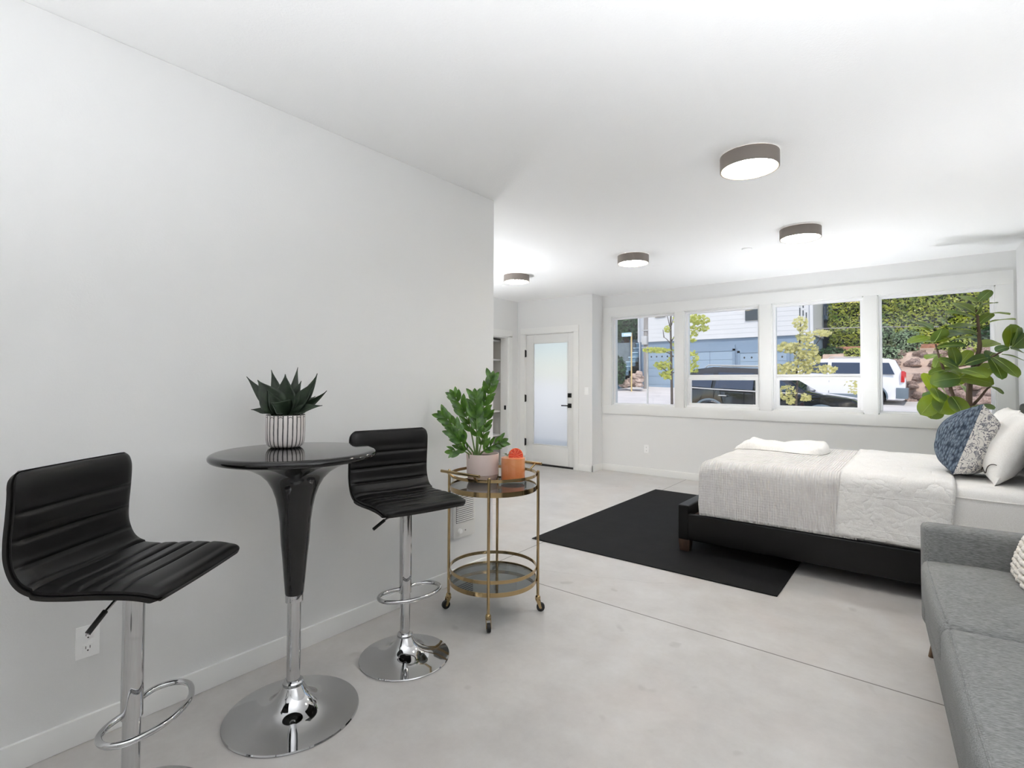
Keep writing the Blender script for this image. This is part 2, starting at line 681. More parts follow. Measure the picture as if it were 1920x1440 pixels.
MT['stripepot'] = m_stripepot()


def m_drink():
    t = NT('orange cocktail')
    x, y, z = t.xyz()
    c = t.ramp(t.math('ADD', t.math('MULTIPLY', z, 5.5), t.math('MULTIPLY', t.noise(22, 3), 0.5)), [(0.2, (240, 118, 56)), (0.9, (252, 166, 110))])
    t.color(c)
    t.set(Roughness=0.25)
    t.b.inputs['Subsurface Weight'].default_value = 0.2
    t.b.inputs['Subsurface Radius'].default_value = (0.02, 0.008, 0.003)
    return t.m


MT['drink'] = m_drink()


def m_citrus():
    t = NT('blood orange flesh')
    x, y, z = t.xyz()
    a = t.math('FRACT', t.math('ADD', t.math('MULTIPLY', t.math('ARCTAN2', z, x), 9 / (2 * pi)), 20.0))
    seg = t.math('LESS_THAN', t.math('ABSOLUTE', t.math('SUBTRACT', a, 0.5)), 0.06)
    c = t.ramp(t.noise(190, 2), [(0.3, (190, 40, 26)), (0.7, (232, 96, 66))])
    t.color(t.mix(t.math('MULTIPLY', seg, 0.7), c, lin((246, 178, 140))))
    t.set(Roughness=0.3)
    return t.m


MT['citrus'] = m_citrus()
MT['rind'] = mat('orange rind', (232, 98, 40), 0.45, bump=0.2, bs=200)
MT['mint'] = m_leaf('mint leaf', (66, 92, 70), (120, 146, 120), (90, 130, 60), 0.2)
MT['agave'] = m_leaf('dark agave leaf', (20, 32, 22), (46, 60, 42), (40, 70, 30), 0.04, vs=26, rough=0.5)
MT['zz'] = m_leaf('zz plant leaf', (30, 64, 26), (92, 134, 52), (110, 160, 40), 0.14, vs=26, rough=0.26)
MT['zzstem'] = mat('green stem', (92, 122, 58), 0.5, var=0.2)
MT['fig'] = m_leaf('fiddle leaf', (26, 56, 46), (62, 100, 74), (166, 184, 40), 0.30, vs=7, rough=0.32, backlit_tint=1)
MT['figvein'] = mat('pale leaf vein', (176, 196, 110), 0.5)
# ------------------------------------------------------------------ the room
XL, XR, YW, YD, XS, ZC = -2.51, 0.755, 7.285, 6.97, -5.41, 2.73
YB, YE = -2.7, 2.94          # wall behind the photographer, end of the left wall
XSTEP = -3.967               # where the entry wall steps forward


def struct(name, label, mb, m, parent=None, **k):
    o = mb.build(name, m, parent, **k)
    if parent is None:
        tag(o, label, None, None, 'structure')
    return o


struct('floor', 'polished grey concrete floor with saw cut joints', MB().box(XS - .9, XR + .15, YB - .15, YW + .15, -.12, 0), MT['floor'])
struct('ceiling', 'white textured ceiling of the studio room', MB().box(XS - .9, XR + .15, YB - .15, YW + .15, ZC, ZC + .15), MT['ceil'])
struct('wall_left', 'long blank white wall beside the bar table', MB().box(XL - .14, XL, YB, YE, 0, ZC), MT['wall'], bevel=.008)
struct('wall_return', 'white wall running left behind the end of the long wall', MB().box(XS - .14, XL - .1, YE - .14, YE - .001, 0, ZC), MT['wall'])
struct('wall_right', 'white wall at the right behind bed and sofa', MB().box(XR, XR + .14, YB - .14, YW + .16, 0, ZC), MT['wall'])
struct('wall_back', 'white wall behind the photographer', MB().box(XL - .14, XR + .14, YB - .14, YB, 0, ZC), MT['wall'])

# window wall with four openings
WZ0, WZ1 = 1.010, 2.388
WX = [(-3.800, -2.789), (-2.657, -1.660), (-1.521, -.538), (-.406, .597)]
mb = MB()
y0, y1 = YW, YW + .15
mb.box(XSTEP, XR + .05, y0, y1, 0, WZ0)
mb.box(XSTEP, XR + .05, y0, y1, WZ1, ZC)
edges = [XSTEP] + [v for w in WX for v in w] + [XR + .05]
for i in range(0, 10, 2):
    mb.box(edges[i], edges[i + 1], y0, y1, WZ0, WZ1)
struct('wall_front', 'white window wall at the far end of the room', mb, MT['wall'])
# flat casing boards round the whole row of windows
mb = MB()
CX0, CX1, CZ0, CZ1 = -3.932, .731, .880, 2.530
for (a, b, c, d) in ((CX0, CX1, CZ0, WZ0), (CX0, CX1, WZ1, CZ1)):
    mb.box(a, b, YW - .019, YW + .001, c, d)
ed = [CX0] + [v for w in WX for v in w] + [CX1]
for i in range(0, 10, 2):
    mb.box(ed[i], ed[i + 1], YW - .019, YW + .001, WZ0, WZ1)
struct('trim_1', 'white flat casing boards round the row of four windows', mb, MT['trim'], bevel=.002)

WLAB = ['leftmost white picture window, looking out at the stone steps', 'second window from the left, with a low sash rail, looking out at garage doors',
        'third window from the left, with a low sash rail, looking out at a pale leafed tree', 'rightmost white picture window, behind the fiddle leaf fig']
for k, (a, b) in enumerate(WX):
    w = thing('window_%d' % (k + 1), WLAB[k], None, ((a + b) / 2, YW, WZ0), kind='structure')
    h = (b - a) / 2
    H = WZ1 - WZ0

    def frame(x0, x1, z0, z1, ya, yb, t):
        m_ = MB()
        m_.box(x0, x1, ya, yb, z0, z0 + t).box(x0, x1, ya, yb, z1 - t, z1)
        return m_.box(x0, x0 + t, ya, yb, z0 + t, z1 - t).box(x1 - t, x1, ya, yb, z0 + t, z1 - t)
    # jamb liner of the reveal
    j = MB()
    j.box(-h, -h + .012, 0, .06, 0, H).box(h - .012, h, 0, .06, 0, H).box(-h, h, 0, .06, 0, .014).box(-h, h, 0, .06, H - .012, H)
    j.build('window_jamb', MT['trim'], w)
    frame(-h + .004, h - .004, .004, H - .004, .06, .13, .034).build('window_frame', MT['vinyl'], w, bevel=.003)
    if k in (0, 3):
        MB().box(-h + .03, h - .03, .094, .099, .03, H - .03).build('window_pane', MT['glass'], w)
    else:
        zr = .420
        MB().box(-h + .03, h - .03, .088, .122, zr, zr + .048).build('sash_rail', MT['vinyl'], w, bevel=.003)
        frame(-h + .034, h - .034, .030, zr + .012, .068, .100, .040).build('lower_sash', MT['vinyl'], w, bevel=.003)
        MB().box(-h + .03, h - .03, .104, .109, zr + .04, H - .03).build('window_pane', MT['glass'], w)
        MB().box(-h + .07, h - .07, .082, .087, .065, zr - .02).build('window_pane', MT['glass'], w)

# entry wall: step, door
DX0, DX1, DZ1 = -5.236, -4.303, 2.150
mb = MB().box(XS - .05, DX0 - .03, YD, YD + .17, 0, ZC).box(DX0 - .03, DX1 + .03, YD, YD + .17, DZ1 + .03, ZC)
mb.prism([(DX1 + .03, YD), (XSTEP, YD), (XSTEP, YW + .15), (XSTEP - .12, YW + .15), (XSTEP - .12, YD + .17), (DX1 + .03, YD + .17)], 0, ZC, 'xy')
struct('wall_entry', 'white wall holding the entry door, stepped forward of the windows', mb, MT['wall'])
mb = MB()
cw = .083
mb.box(DX0 - .02 - cw, DX0 - .012, YD - .018, YD + .001, 0, DZ1 + .02).box(DX1 + .012, DX1 + .02 + cw, YD - .018, YD + .001, 0, DZ1 + .02)
mb.box(DX0 - .02 - cw, DX1 + .02 + cw, YD - .018, YD + .001, DZ1 + .012, DZ1 + .115)
# jambs
mb.box(DX0 - .03, DX0 - .004, YD, YD + .16, 0, DZ1 + .02).box(DX1 + .004, DX1 + .03, YD, YD + .16, 0, DZ1 + .02).box(DX0 - .03, DX1 + .03, YD, YD + .16, DZ1 + .004, DZ1 + .03)
struct('trim_2', 'white casing boards round the entry door', mb, MT['trim'], bevel=.002)
d = thing('door_1', 'white entry door with a tall frosted glass panel and black hardware', None, ((DX0 + DX1) / 2, YD + .012, 0), kind='structure')
hw = (DX1 - DX0) / 2
gx0, gx1, gz0, gz1 = -.323, .362, .335, 2.017
mb = MB().box(-hw, gx0, 0, .045, .03, DZ1).box(gx1, hw, 0, .045, .03, DZ1).box(gx0, gx1, 0, .045, .03, gz0).box(gx0, gx1, 0, .045, gz1, DZ1)
mb.build('door_leaf', MT['doorpaint'], d, bevel=.0015)
mb = MB()
t = .016
mb.box(gx0 - .004, gx0 + t, -.004, .012, gz0 - .004, gz1 + .004).box(gx1 - t, gx1 + .004, -.004, .012, gz0 - .004, gz1 + .004).box(gx0, gx1, -.004, .012, gz0 - .004, gz0 + t).box(gx0, gx1, -.004, .012, gz1 - t, gz1 + .004)
mb.build('glazing_bead', MT['doorpaint'], d, bevel=.002)
MB().box(gx0 + .002, gx1 - .002, .018, .024, gz0 + .002, gz1 - .002).build('frosted_pane', MT['frost'], d)
for z in (1.845, 1.095, .365):
    h_ = MB().box(-hw - .012, -hw + .008, -.022, -.002, z - .055, z + .055)
    h_.tube([(-hw - .004, -.024, z - .062), (-hw - .004, -.024, z + .062)], .009, 10)
    h_.box(-hw - .052, -hw + .0, -.006, -.001, z + .046, z + .056)
    h_.build('hinge', MT['blackmetal'], d, bevel=.001)
lx = hw - .072
mb = MB().box(lx - .033, lx + .033, -.014, 0, 1.124, 1.192)
mb.box(lx - .008, lx + .008, -.034, -.012, 1.138, 1.178)
mb.build('deadbolt', MT['blackmetal'], d, bevel=.003)
mb = MB().box(lx - .033, lx + .033, -.014, 0, .962, 1.030)
mb.tube([(lx, -.01, .996), (lx, -.05, .996)], .012, 12)
lv = mb.build('lever_rose', MT['blackmetal'], d, bevel=.003)
MB().box(lx - .125, lx + .010, -.060, -.044, .987, 1.005).build('lever_handle', MT['blackmetal'], lv, bevel=.003)
MB().box(-hw - .002, hw + .002, -.008, .075, .0, .028).build('threshold', mat('dark bronze sill', (44, 42, 42), .45, .4), d, bevel=.003)

# side wall with a shelved closet
OY0, OY1, OZ1 = 5.93, 6.711, 2.112
mb = MB().box(XS - .14, XS, YE, OY0, 0, ZC).box(XS - .14, XS, OY1, YD + .1, 0, ZC).box(XS - .14, XS, OY0, OY1, OZ1, ZC)
struct('wall_side', 'white side wall of the entry with a closet opening', mb, MT['wall'])
mb = MB()
mb.box(XS - .001, XS + .018, OY1 + .004, OY1 + .088, 0, OZ1 + .02).box(XS - .001, XS + .018, OY0 - .088, OY0 - .004, 0, OZ1 + .02)
mb.box(XS - .001, XS + .018, OY0 - .088, OY1 + .088, OZ1 + .004, OZ1 + .11)
mb.box(XS - .15, XS + .002, OY1 - .016, OY1 + .004, 0, OZ1).box(XS - .15, XS + .002, OY0 - .004, OY0 + .016, 0, OZ1).box(XS - .15, XS + .002, OY0, OY1, OZ1 - .016, OZ1 + .004)
struct('trim_3', 'white casing and jamb of the closet opening', mb, MT['trim'], bevel=.002)
mb = MB().box(XS - .74, XS - .60, 5.6, 7.05, 0, ZC).box(XS - .62, XS - .13, OY1 + .10, OY1 + .22, 0, ZC).box(XS - .62, XS - .13, 5.5, 5.62, 0, ZC)
struct('wall_closet', 'pale walls inside the closet', mb, mat('closet paint', (206, 204, 200), .7), bevel=0)
for z in (1.737, 1.365, .868, .470, 2.06):
    s = MB().box(XS - .60, XS - .19, 5.63, OY1 + .095, z - .011, z + .011).build('closet_shelf', MT['trim'], None, bevel=.002)
    nm = {1.737: 'second from the top', 1.365: 'third from the top, at eye level', .868: 'second from the bottom', .470: 'lowest of all', 2.06: 'topmost, under the door head'}[z]
    tag(s, 'white closet shelf, ' + nm, 'shelf', 'shelves in the entry closet')
s = MB().box(XS - .068, XS - .028, OY1 - .022, OY1 - .012, .905, .975).build('strike_plate', MT['blackmetal'], None)
tag(s, 'small black strike plate on the closet jamb', 'strike plate')

# baseboards
BH, BT = .098, .014
bb = lambda name, label, *bx: struct(name, label, (lambda m_: [m_.box(*b) for b in bx] and m_)(MB()), MT['trim'], bevel=.002)
bb('baseboard_left', 'white baseboard along the long left wall', (XL - .0005, XL + BT, YB, YE, 0.001, BH))
bb('baseboard_front', 'white baseboard under the windows', (XSTEP, XR, YW - BT, YW + .0005, 0.001, BH), (XSTEP - .0005, XSTEP + BT, YD - BT, YW, 0.001, BH))
bb('baseboard_entry', 'white baseboard right of the entry door', (DX1 + .103, XSTEP + BT, YD - BT, YD + .0005, 0.001, BH), (XS, DX0 - .103, YD - BT, YD + .0005, 0.001, BH))
bb('baseboard_right', 'white baseboard along the right wall', (XR - BT, XR + .0005, YB, YW - BT, 0.001, BH))
bb('baseboard_side', 'white baseboard of the entry side wall', (XS - .0005, XS + BT, YE, OY0 - .09, 0.001, BH), (XS - .0005, XS + BT, OY1 + .09, YD - BT, 0.001, BH))


# outlets and switch
def outlet(loc, rz, label, name='wall_outlet'):
    o = thing(name, label, 'outlet', loc, rz)
    MB().box(-.037, .037, -.006, 0, -.060, .060).build('cover_plate', MT['plate'], o, bevel=.003)
    for z in (.024, -.024):
        r = MB().box(-.017, .017, -.008, -.005, z - .015, z + .015).build('receptacle', MT['plate'], o, bevel=.004)
        m_ = MB().box(-.0075, -.0055, -.0088, -.0078, z - .002, z + .008).box(.0055, .0075, -.0088, -.0078, z - .002, z + .008)
        m_.lathe([(.0, 0), (.0026, 0), (.0026, .001), (0, .001)], 10, (0, 0, 0))
        m_.v = [v if i < 16 else (v[0], -.0088 + v[2], z - .0085 + v[1]) for i, v in enumerate(m_.v)]
        m_.build('slot', MT['slot'], r)
    for z in (.048, -.048):
        MB().tube([(0, -.005, z), (0, -.0072, z)], .0026, 8).build('screw', MT['plate'], o)
    return o


outlet((XL, .562, .375), radians(90), 'white duplex outlet low on the long left wall beside the nearest bar stool')
outlet((-3.227, YW, .382), 0, 'small white outlet below the leftmost window')
sw = thing('light_switch', 'white rocker light switch on the wall right of the entry door', 'light switch', (-4.062, YD, 1.232))
MB().box(-.036, .036, -.006, 0, -.058, .058).build('cover_plate', MT['plate'], sw, bevel=.003)
MB().box(-.016, .016, -.010, -.005, -.033, .033).build('rocker', MT['plate'], sw, bevel=.002)

# wall heater
ht = thing('wall_heater', 'white louvred electric heater set low in the left wall behind the bar cart', 'heater', (XL, 2.62, .30), radians(90))
W = .105
mb = MB().box(-W, W, -.020, 0, 0, .42)
mb.build('housing', MT['knob'], ht, bevel=.006)
MB().box(-W + .020, W - .020, -.0215, -.0195, .105, .405).build('recess', MT['grille'], ht)
mb = MB()
for i in range(22):
    z = .110 + i * .0137
    mb.hexa([(-W + .02, -.0280, z), (W - .02, -.0280, z), (-W + .02, -.021, z + .006), (W - .02, -.021, z + .006), (-W + .02, -.0285, z + .0022), (W - .02, -.0285, z + .0022), (-W + .02, -.0215, z + .0085), (W - .02, -.0215, z + .0085)])
mb.build('louvre_grille', MT['knob'], ht)
kn = MB()
kn.tube([(-.052, -.02, .05), (-.052, -.036, .05)], [.018, .015], 20)
kn.build('thermostat_knob', MT['plate'], ht, bevel=.002)
MB().tube([(.005, -.0195, .046), (.005, -.0225, .046)], .005, 10).build('pilot_light', mat('grey lens', (150, 148, 144), .3), ht)

# ceiling lamps: two rows, the last two hang over the near part of the room
LAMPS = [(-.80, 3.285, 'round flush ceiling lamp with a grey brown shade, largest and nearest of those lit'), (-.835, 5.14, 'round grey brown ceiling lamp above the bed foot, next to the smoke detector'),
         (-2.43, 5.15, 'round grey brown ceiling lamp, second from the left, above the open floor'), (-4.06, 5.20, 'round grey brown ceiling lamp farthest left, in front of the entry door')]
lamp0 = None
for (x, y, lab) in LAMPS:
    if lamp0 is None:
        lamp0 = thing('ceiling_light', lab, 'ceiling light', (x, y, ZC), 0, 'flush ceiling lamps')
        r, h = .164, .086
        MB().lathe([(r - .006, -.001), (r, -.001), (r, -h + .002), (r - .001, -h), (r - .004, -h), (r - .005, -h + .003), (r - .006, -.004)], 64, close_ends=False).build('lamp_shade', MT['lampshade'], lamp0, ang=30)
        MB().lathe([(r - .0062, -.004), (r - .0062, -h + .002), (r - .009, -h + .002), (r - .009, -.004)], 64, close_ends=False).build('shade_lining', MT['lampinner'], lamp0, ang=30)
        MB().lathe([(0, -.042), (r - .03, -.042), (r - .022, -.036), (r - .022, -.004), (0, -.004)], 64).build('diffuser', MT['lamp'], lamp0)
    else:
        tag(copy_tree(lamp0), lab).location = (x, y, ZC)
sd = thing('smoke_detector', 'small white sprinkler cover disc on the ceiling between two lamps', 'detector', (-1.385, 5.57, ZC))
MB().lathe([(.048, 0), (.048, -.006), (.044, -.010), (0, -.010)], 32).build('cover_disc', MT['plate'], sd)
s2 = copy_tree(sd)
s2.location = (-4.62, 5.66, ZC)
tag(s2, 'small white sprinkler cover disc on the ceiling beside the farthest left lamp')

# unseen torchieres added to brighten the ceiling; no such lamps known
tor = None
for (x, y, lab) in ((.50, .96, 'added black torchiere fill light beside the near end of the sofa'), (-.75, -.5, 'added black torchiere fill light behind the photographer'), (-4.55, 4.15, 'added black torchiere fill light in the entry, behind the end of the long wall')):
    if tor is None:
        tor = thing('added_fill_torchiere', lab, 'floor lamp', (x, y, 0), 0, 'added torchiere fill lights')
        MB().lathe([(0, .0005), (.14, .0005), (.14, .012), (.02, .03), (.012, .04), (0, .04)], 40).build('fill_base', MT['blackmetal'], tor)
        MB().lathe([(.011, .03), (.011, 1.06)], 20).build('pole', MT['blackmetal'], tor)
        MB().lathe([(.02, 1.035), (.135, 1.055), (.17, 1.155), (.175, 1.155), (.139, 1.05), (.012, 1.025)], 48).build('bowl_shade', MT['blackmetal'], tor)
        MB().lathe([(0, 1.066), (.125, 1.066), (.125, 1.073), (0, 1.073)], 40).build('fill_emitter', MT['uplight'], tor)
    else:
        t_ = copy_tree(tor)
        t_.location = (x, y, 0)
        tag(t_, lab)
# uplights added out of sight behind the bed to brighten the far ceiling
upl = None
for (x, y, lab) in ((-1.2, 6.30, 'added low black fill uplight behind the foot of the bed'), (-.50, 6.30, 'added low black fill uplight behind the bed, left of the fig')):
    if upl is None:
        upl = thing('added_fill_uplight', lab, 'uplight', (x, y, 0), 0, 'added fill uplights behind the bed')
        MB().lathe([(0, .0005), (.12, .0005), (.13, .02), (.145, .57), (.141, .57), (.126, .45), (0, .45)], 40).build('fill_can', MT['blackmetal'], upl)
        MB().lathe([(0, .475), (.122, .475), (.122, .481), (0, .481)], 40).build('fill_emitter', MT['uplight2'], upl)
    else:
        t_ = copy_tree(upl)
        t_.location = (x, y, 0)
        tag(t_, lab)

tu = thing('added_fill_column', 'added slim black column fill light standing between sofa arm and bed', 'uplight', (.42, 3.72, 0))  # added out of view behind the sofa arm to lift the right ceiling
MB().lathe([(0, .0005), (.13, .0005), (.13, .02), (.135, .55), (.131, .55), (.126, .30), (0, .30)], 40).build('fill_column', MT['blackmetal'], tu)
MB().lathe([(0, .302), (.118, .302), (.118, .308), (0, .308)], 40).build('fill_emitter', MT['uplight2'], tu)
# unseen glowing globe added outside the frosted door to brighten its glass
pl_ = thing('added_door_glow', 'added unseen white globe glowing behind the frosted door glass', 'lantern', (-4.76, 7.95, 1.30))
MB().sphere((0, 0, 0), .085, 20, 12).build('glow_globe', MT['porch'], pl_)
MB().tube([(0, 0, .084), (0, 0, 1.40)], .006, 8).build('glow_cord', MT['blackmetal'], pl_)
MB().lathe([(0, .105), (.04, .10), (.045, .08), (0, .083)], 24).build('glow_cap', MT['blackmetal'], pl_)
# ------------------------------------------------------------------ bar stools
def arc_resample(pts, n):
    P = [Vector(p) for p in pts]
    L = [0]
    for i in range(1, len(P)):
        L.append(L[-1] + (P[i] - P[i - 1]).length)
    out = []
    for k in range(n):
        s = L[-1] * k / (n - 1)
        i = max(j for j in range(len(L)) if L[j] <= s + 1e-9)
        i = min(i, len(P) - 2)
        t = (s - L[i]) / max(1e-9, L[i + 1] - L[i])
        out.append(P[i].lerp(P[i + 1], t))
    return out, L[-1]


def make_stool():
    root = thing('bar_stool', 'x', 'bar stool', (0, 0, 0), 0, 'bar stools at the round table')
    # side profile of the sitting surface: (u forward, z up), top of back -> front edge
    key = [(-.186, 1.116), (-.180, 1.06), (-.183, .99), (-.188, .92), (-.184, .865), (-.160, .815), (-.115, .792), (-.04, .789), (.06, .793), (.15, .792), (.205, .784), (.226, .774)]
    prof, L = arc_resample([(u, 0, z) for u, z in smooth2(key)], 150)
    tang = []
    for i in range(len(prof)):
        t = (prof[min(i + 1, len(prof) - 1)] - prof[max(i - 1, 0)]).normalized()
        tang.append(t)
    W = .221
    tuft = [L * f for f in (.165, .275, .385, .50, .60, .685, .765, .845)]

    def section(top_off, bot_off, wide, n_side=28, bulge=.016, tufts=True, end=.02):
        mb = MB()
        rings = []
        N = len(prof)
        for i, p in enumerate(prof):
            s = L * i / (N - 1)
            nrm = Vector((-tang[i].z, 0, tang[i].x))   # up out of the sitting surface
            if nrm.z < 0 and abs(nrm.z) > abs(nrm.x):
                nrm = -nrm
            e = min(s, L - s)
            k = sqrt(max(0.0, 1 - (1 - min(1, e / end)) ** 2)) if e < end else 1.0
            wd = wide - .014 * (1 - k)
            if s < .05:                                  # rounded top corners of the back
                wd -= .018 * (1 - s / .05) ** 2
            if L - s < .03:
                wd -= .006 * (1 - (L - s) / .03) ** 2
            groove = 0
            if tufts:
                for q in tuft:
                    groove = max(groove, math.exp(-((s - q) / .006) ** 2))
            ring = []
            for j in range(n_side):
                v = -1 + 2 * j / (n_side - 1)
                edge = (1 - abs(v) ** 6)
                gg = groove * min(1, (1 - abs(v)) / .12)
                h = top_off + (bulge * edge ** .5 - .009 * gg) * k - .006 * (1 - k)
                h += .012 * v * v * (1 if s < L * .5 else .5)        # slight dish
                if tufts:
                    h += .0035 * k * edge * abs(sin(pi * 8.5 * s / L))
                ring.append(p + nrm * h + Vector((0, v * wd, 0)))
            for j in range(n_side):
                v = 1 - 2 * j / (n_side - 1)
                h = bot_off * (1 - .12 * abs(v) ** 3) * (.35 + .65 * k) + .012 * v * v * (1 if s < L * .5 else .5)
                ring.append(p + nrm * h + Vector((0, v * (wd - .001), 0)))
            rings.append(ring)
        M_ = len(rings[0])
        vs = [q for r_ in rings for q in r_]
        fs = []
        for i in range(len(rings) - 1):
            for j in range(M_):
                j2 = (j + 1) % M_
                fs.append((i * M_ + j, i * M_ + j2, (i + 1) * M_ + j2, (i + 1) * M_ + j))
        fs.append(tuple(range(M_)))
        fs.append(tuple(reversed(range((len(rings) - 1) * M_, len(rings) * M_))))
        return mb.add(vs, fs)
    section(-.006, -.016, W - .003, bulge=.014).build('seat_pad', MT['leather'], root, ang=60)
    section(-.017, -.034, W, bulge=0, tufts=False, end=.03).build('seat_shell', MT['shell'], root, ang=60)
    # column
    MB().box(-.075, .075, -.075, .075, .735, .752).build('mounting_plate', MT['blackmetal'], root, bevel=.004)
    MB().lathe([(.0295, .318), (.0297, .321), (.0297, .74)], 40).build('gas_lift', MT['chrome'], root)
    MB().lathe([(.0246, .10), (.0246, .33)], 40).build('post', MT['chrome'], root)
    MB().lathe([(.221, .001), (.2215, .004), (.219, .008), (.19, .0125), (.155, .018), (.12, .0265), (.09, .040), (.068, .057), (.052, .077), (.041, .098), (.0375, .104), (.0385, .108), (.0385, .114), (.034, .120), (.0262, .122), (.0255, .124)], 96).build('base', MT['chrome'], root, ang=35)
    q = [(-.012, .022), (-.018, .075), (-.005, .125), (.035, .156), (.085, .148), (.125, .10), (.146, .04)]
    path = [(a, -b, .335) for a, b in q] + [(a, b, .335) for a, b in reversed(q)]
    MB().tube(smooth_path(path, 8), .0095, 14).build('footrest', MT['chrome'], root)
    lv = MB().tube([(0, -.03, .735), (0, -.075, .712), (-.003, -.125, .686), (-.006, -.172, .655)], .0048, 10).build('lever', MT['chrome'], root)
    MB().tube([(-.0025, -.113, .693), (-.006, -.170, .6565)], .0078, 12).build('lever_grip', MT['rubber'], lv)
    return root


def smooth2(pts):
    return [(p.x, p.z) for p in smooth_path([(a, 0, b) for a, b in pts], 10)]


stool = make_stool()
stool.location = (-1.953, .552, 0)
stool.rotation_euler = (0, 0, .672)
tag(stool, 'black tufted bar stool with chrome pole, nearer of the two, left of the table')
st2 = copy_tree(stool)
st2.location = (-2.038, 1.717, 0)
st2.rotation_euler = (0, 0, -.225)
tag(st2, 'black tufted bar stool with chrome pole, standing between round table and brass cart')

# ------------------------------------------------------------------ pub table
TX, TY = -2.056, 1.142
tb = thing('bar_table', 'round glossy black pedestal bar table with a chrome base', 'table', (TX, TY, 0))
ztop = 1.079
MB().lathe([(.0, ztop), (.300, ztop), (.312, ztop - .001), (.320, ztop - .005), (.3245, ztop - .012), (.324, ztop - .020), (.318, ztop - .027), (.305, ztop - .031), (.29, ztop - .032), (0, ztop - .032)], 128).build('tabletop', MT['blackgloss'], tb, ang=50)
MB().lathe([(.292, ztop - .030), (.262, ztop - .036), (.220, ztop - .049), (.178, ztop - .066), (.140, ztop - .088), (.112, ztop - .116), (.0925, ztop - .150), (.078, ztop - .190), (.0685, ztop - .235), (.061, ztop - .29), (.0555, .70), (.049, .64), (.0425, .56), (.0365, .492), (.034, .486)], 96).build('trumpet_stem', MT['blackgloss'], tb, ang=60)
MB().lathe([(.0275, .455), (.0350, .458), (.0352, .484), (.034, .488)], 48).build('stem_collar', MT['chrome'], tb)
MB().lathe([(.0268, .10), (.0268, .47)], 48).build('post', MT['chrome'], tb)
MB().lathe([(.262, .001), (.2625, .004), (.260, .009), (.22, .015), (.18, .021), (.14, .029), (.108, .041), (.084, .057), (.064, .078), (.050, .100), (.043, .114), (.040, .118), (.041, .122), (.041, .130), (.036, .136), (.0285, .138)], 128).build('base', MT['chrome'], tb, ang=35)


# ------------------------------------------------------------------ leaves by outline
def blade(B, T, width, nrm, shape, bow=0.0, cup=0.0, wave=0.0, nu=14, nv=9, seed=0, drop=0.0, sprout=0.0):
    """a leaf from base B to tip T; nrm is the way its upper face looks; shape(t) gives half width 0..1"""
    B, T = Vector(B), Vector(T)
    ax = T - B
    Ln = ax.length
    axn = ax.normalized()
    nrm = Vector(nrm)
    nrm = (nrm - axn * nrm.dot(axn))
    nrm = nrm.normalized() if nrm.length > 1e-6 else axn.orthogonal().normalized()
    side = axn.cross(nrm)

    def fn(u, v):
        s = 2 * v - 1
        w = shape(u) * width / 2
        p = B + ax * u + nrm * (bow * Ln * 4 * u * (1 - u)) - Vector((0, 0, drop * Ln * u * u))
        p = p + side * (s * w) + nrm * (cup * width * (abs(s) ** 1.6) * shape(u))
        if wave:
            p = p + nrm * (wave * width * sin(9 * u + seed + 2.2 * s) * abs(s))
        return p
    return fn, nu, nv


fig_shape = lambda t: max(.012, (max(0, sin(pi * min(1, t ** 0.86))) ** .5) * (.66 + .44 * t) * (1 if t > .02 else .3))
oval = lambda t: max(.012, sin(pi * t) ** .75)
lance = lambda t: max(.010, (sin(pi * min(1, .12 + .88 * t)) ** .9))
def agv(t):
    k = max(0, min(1, (t - .48) / .50))
    return max(.014, (.50 + 1.9 * t - 1.8 * t * t) * max(0, 1 - k ** 1.25) + .04 * (1 - t))


# ------------------------------------------------------------------ agave on the table
ag = thing('potted_agave', 'dark green agave in a white pot with black flute lines, on the black table', 'potted plant', (0, 0, 0))
pc = at(2, ztop, 535.0, 838) + Vector((-.02, .012, 0)) * 0
pc.z = ztop + .001
ag.location = pc
r0 = .0800
MB().lathe([(.060, 0), (.070, .006), (.0765, .018), (.0798, .035), (.081, .07), (.081, .11), (.0805, .140), (.079, .1425), (.0765, .1425), (.0755, .138), (.0755, .122), (0, .122)], 96).build('pot', MT['stripepot'], ag, ang=60)
MB().lathe([(0, .124), (.075, .124), (.0755, .118), (0, .118)], 40).build('soil', MT['soil'], ag)
zc_pot = (pc - EYE).dot(FW)
px2m = zc_pot / F_PX


def scr(dx, dy, dz=0.0):
    """offset seen across / up / toward the camera, in photo pixels at the pot's distance"""
    return RT * (dx * px2m) + Vector((0, 0, 1)) * (-dy * px2m) - Vector((FW.x, FW.y, 0)).normalized() * (dz * px2m)


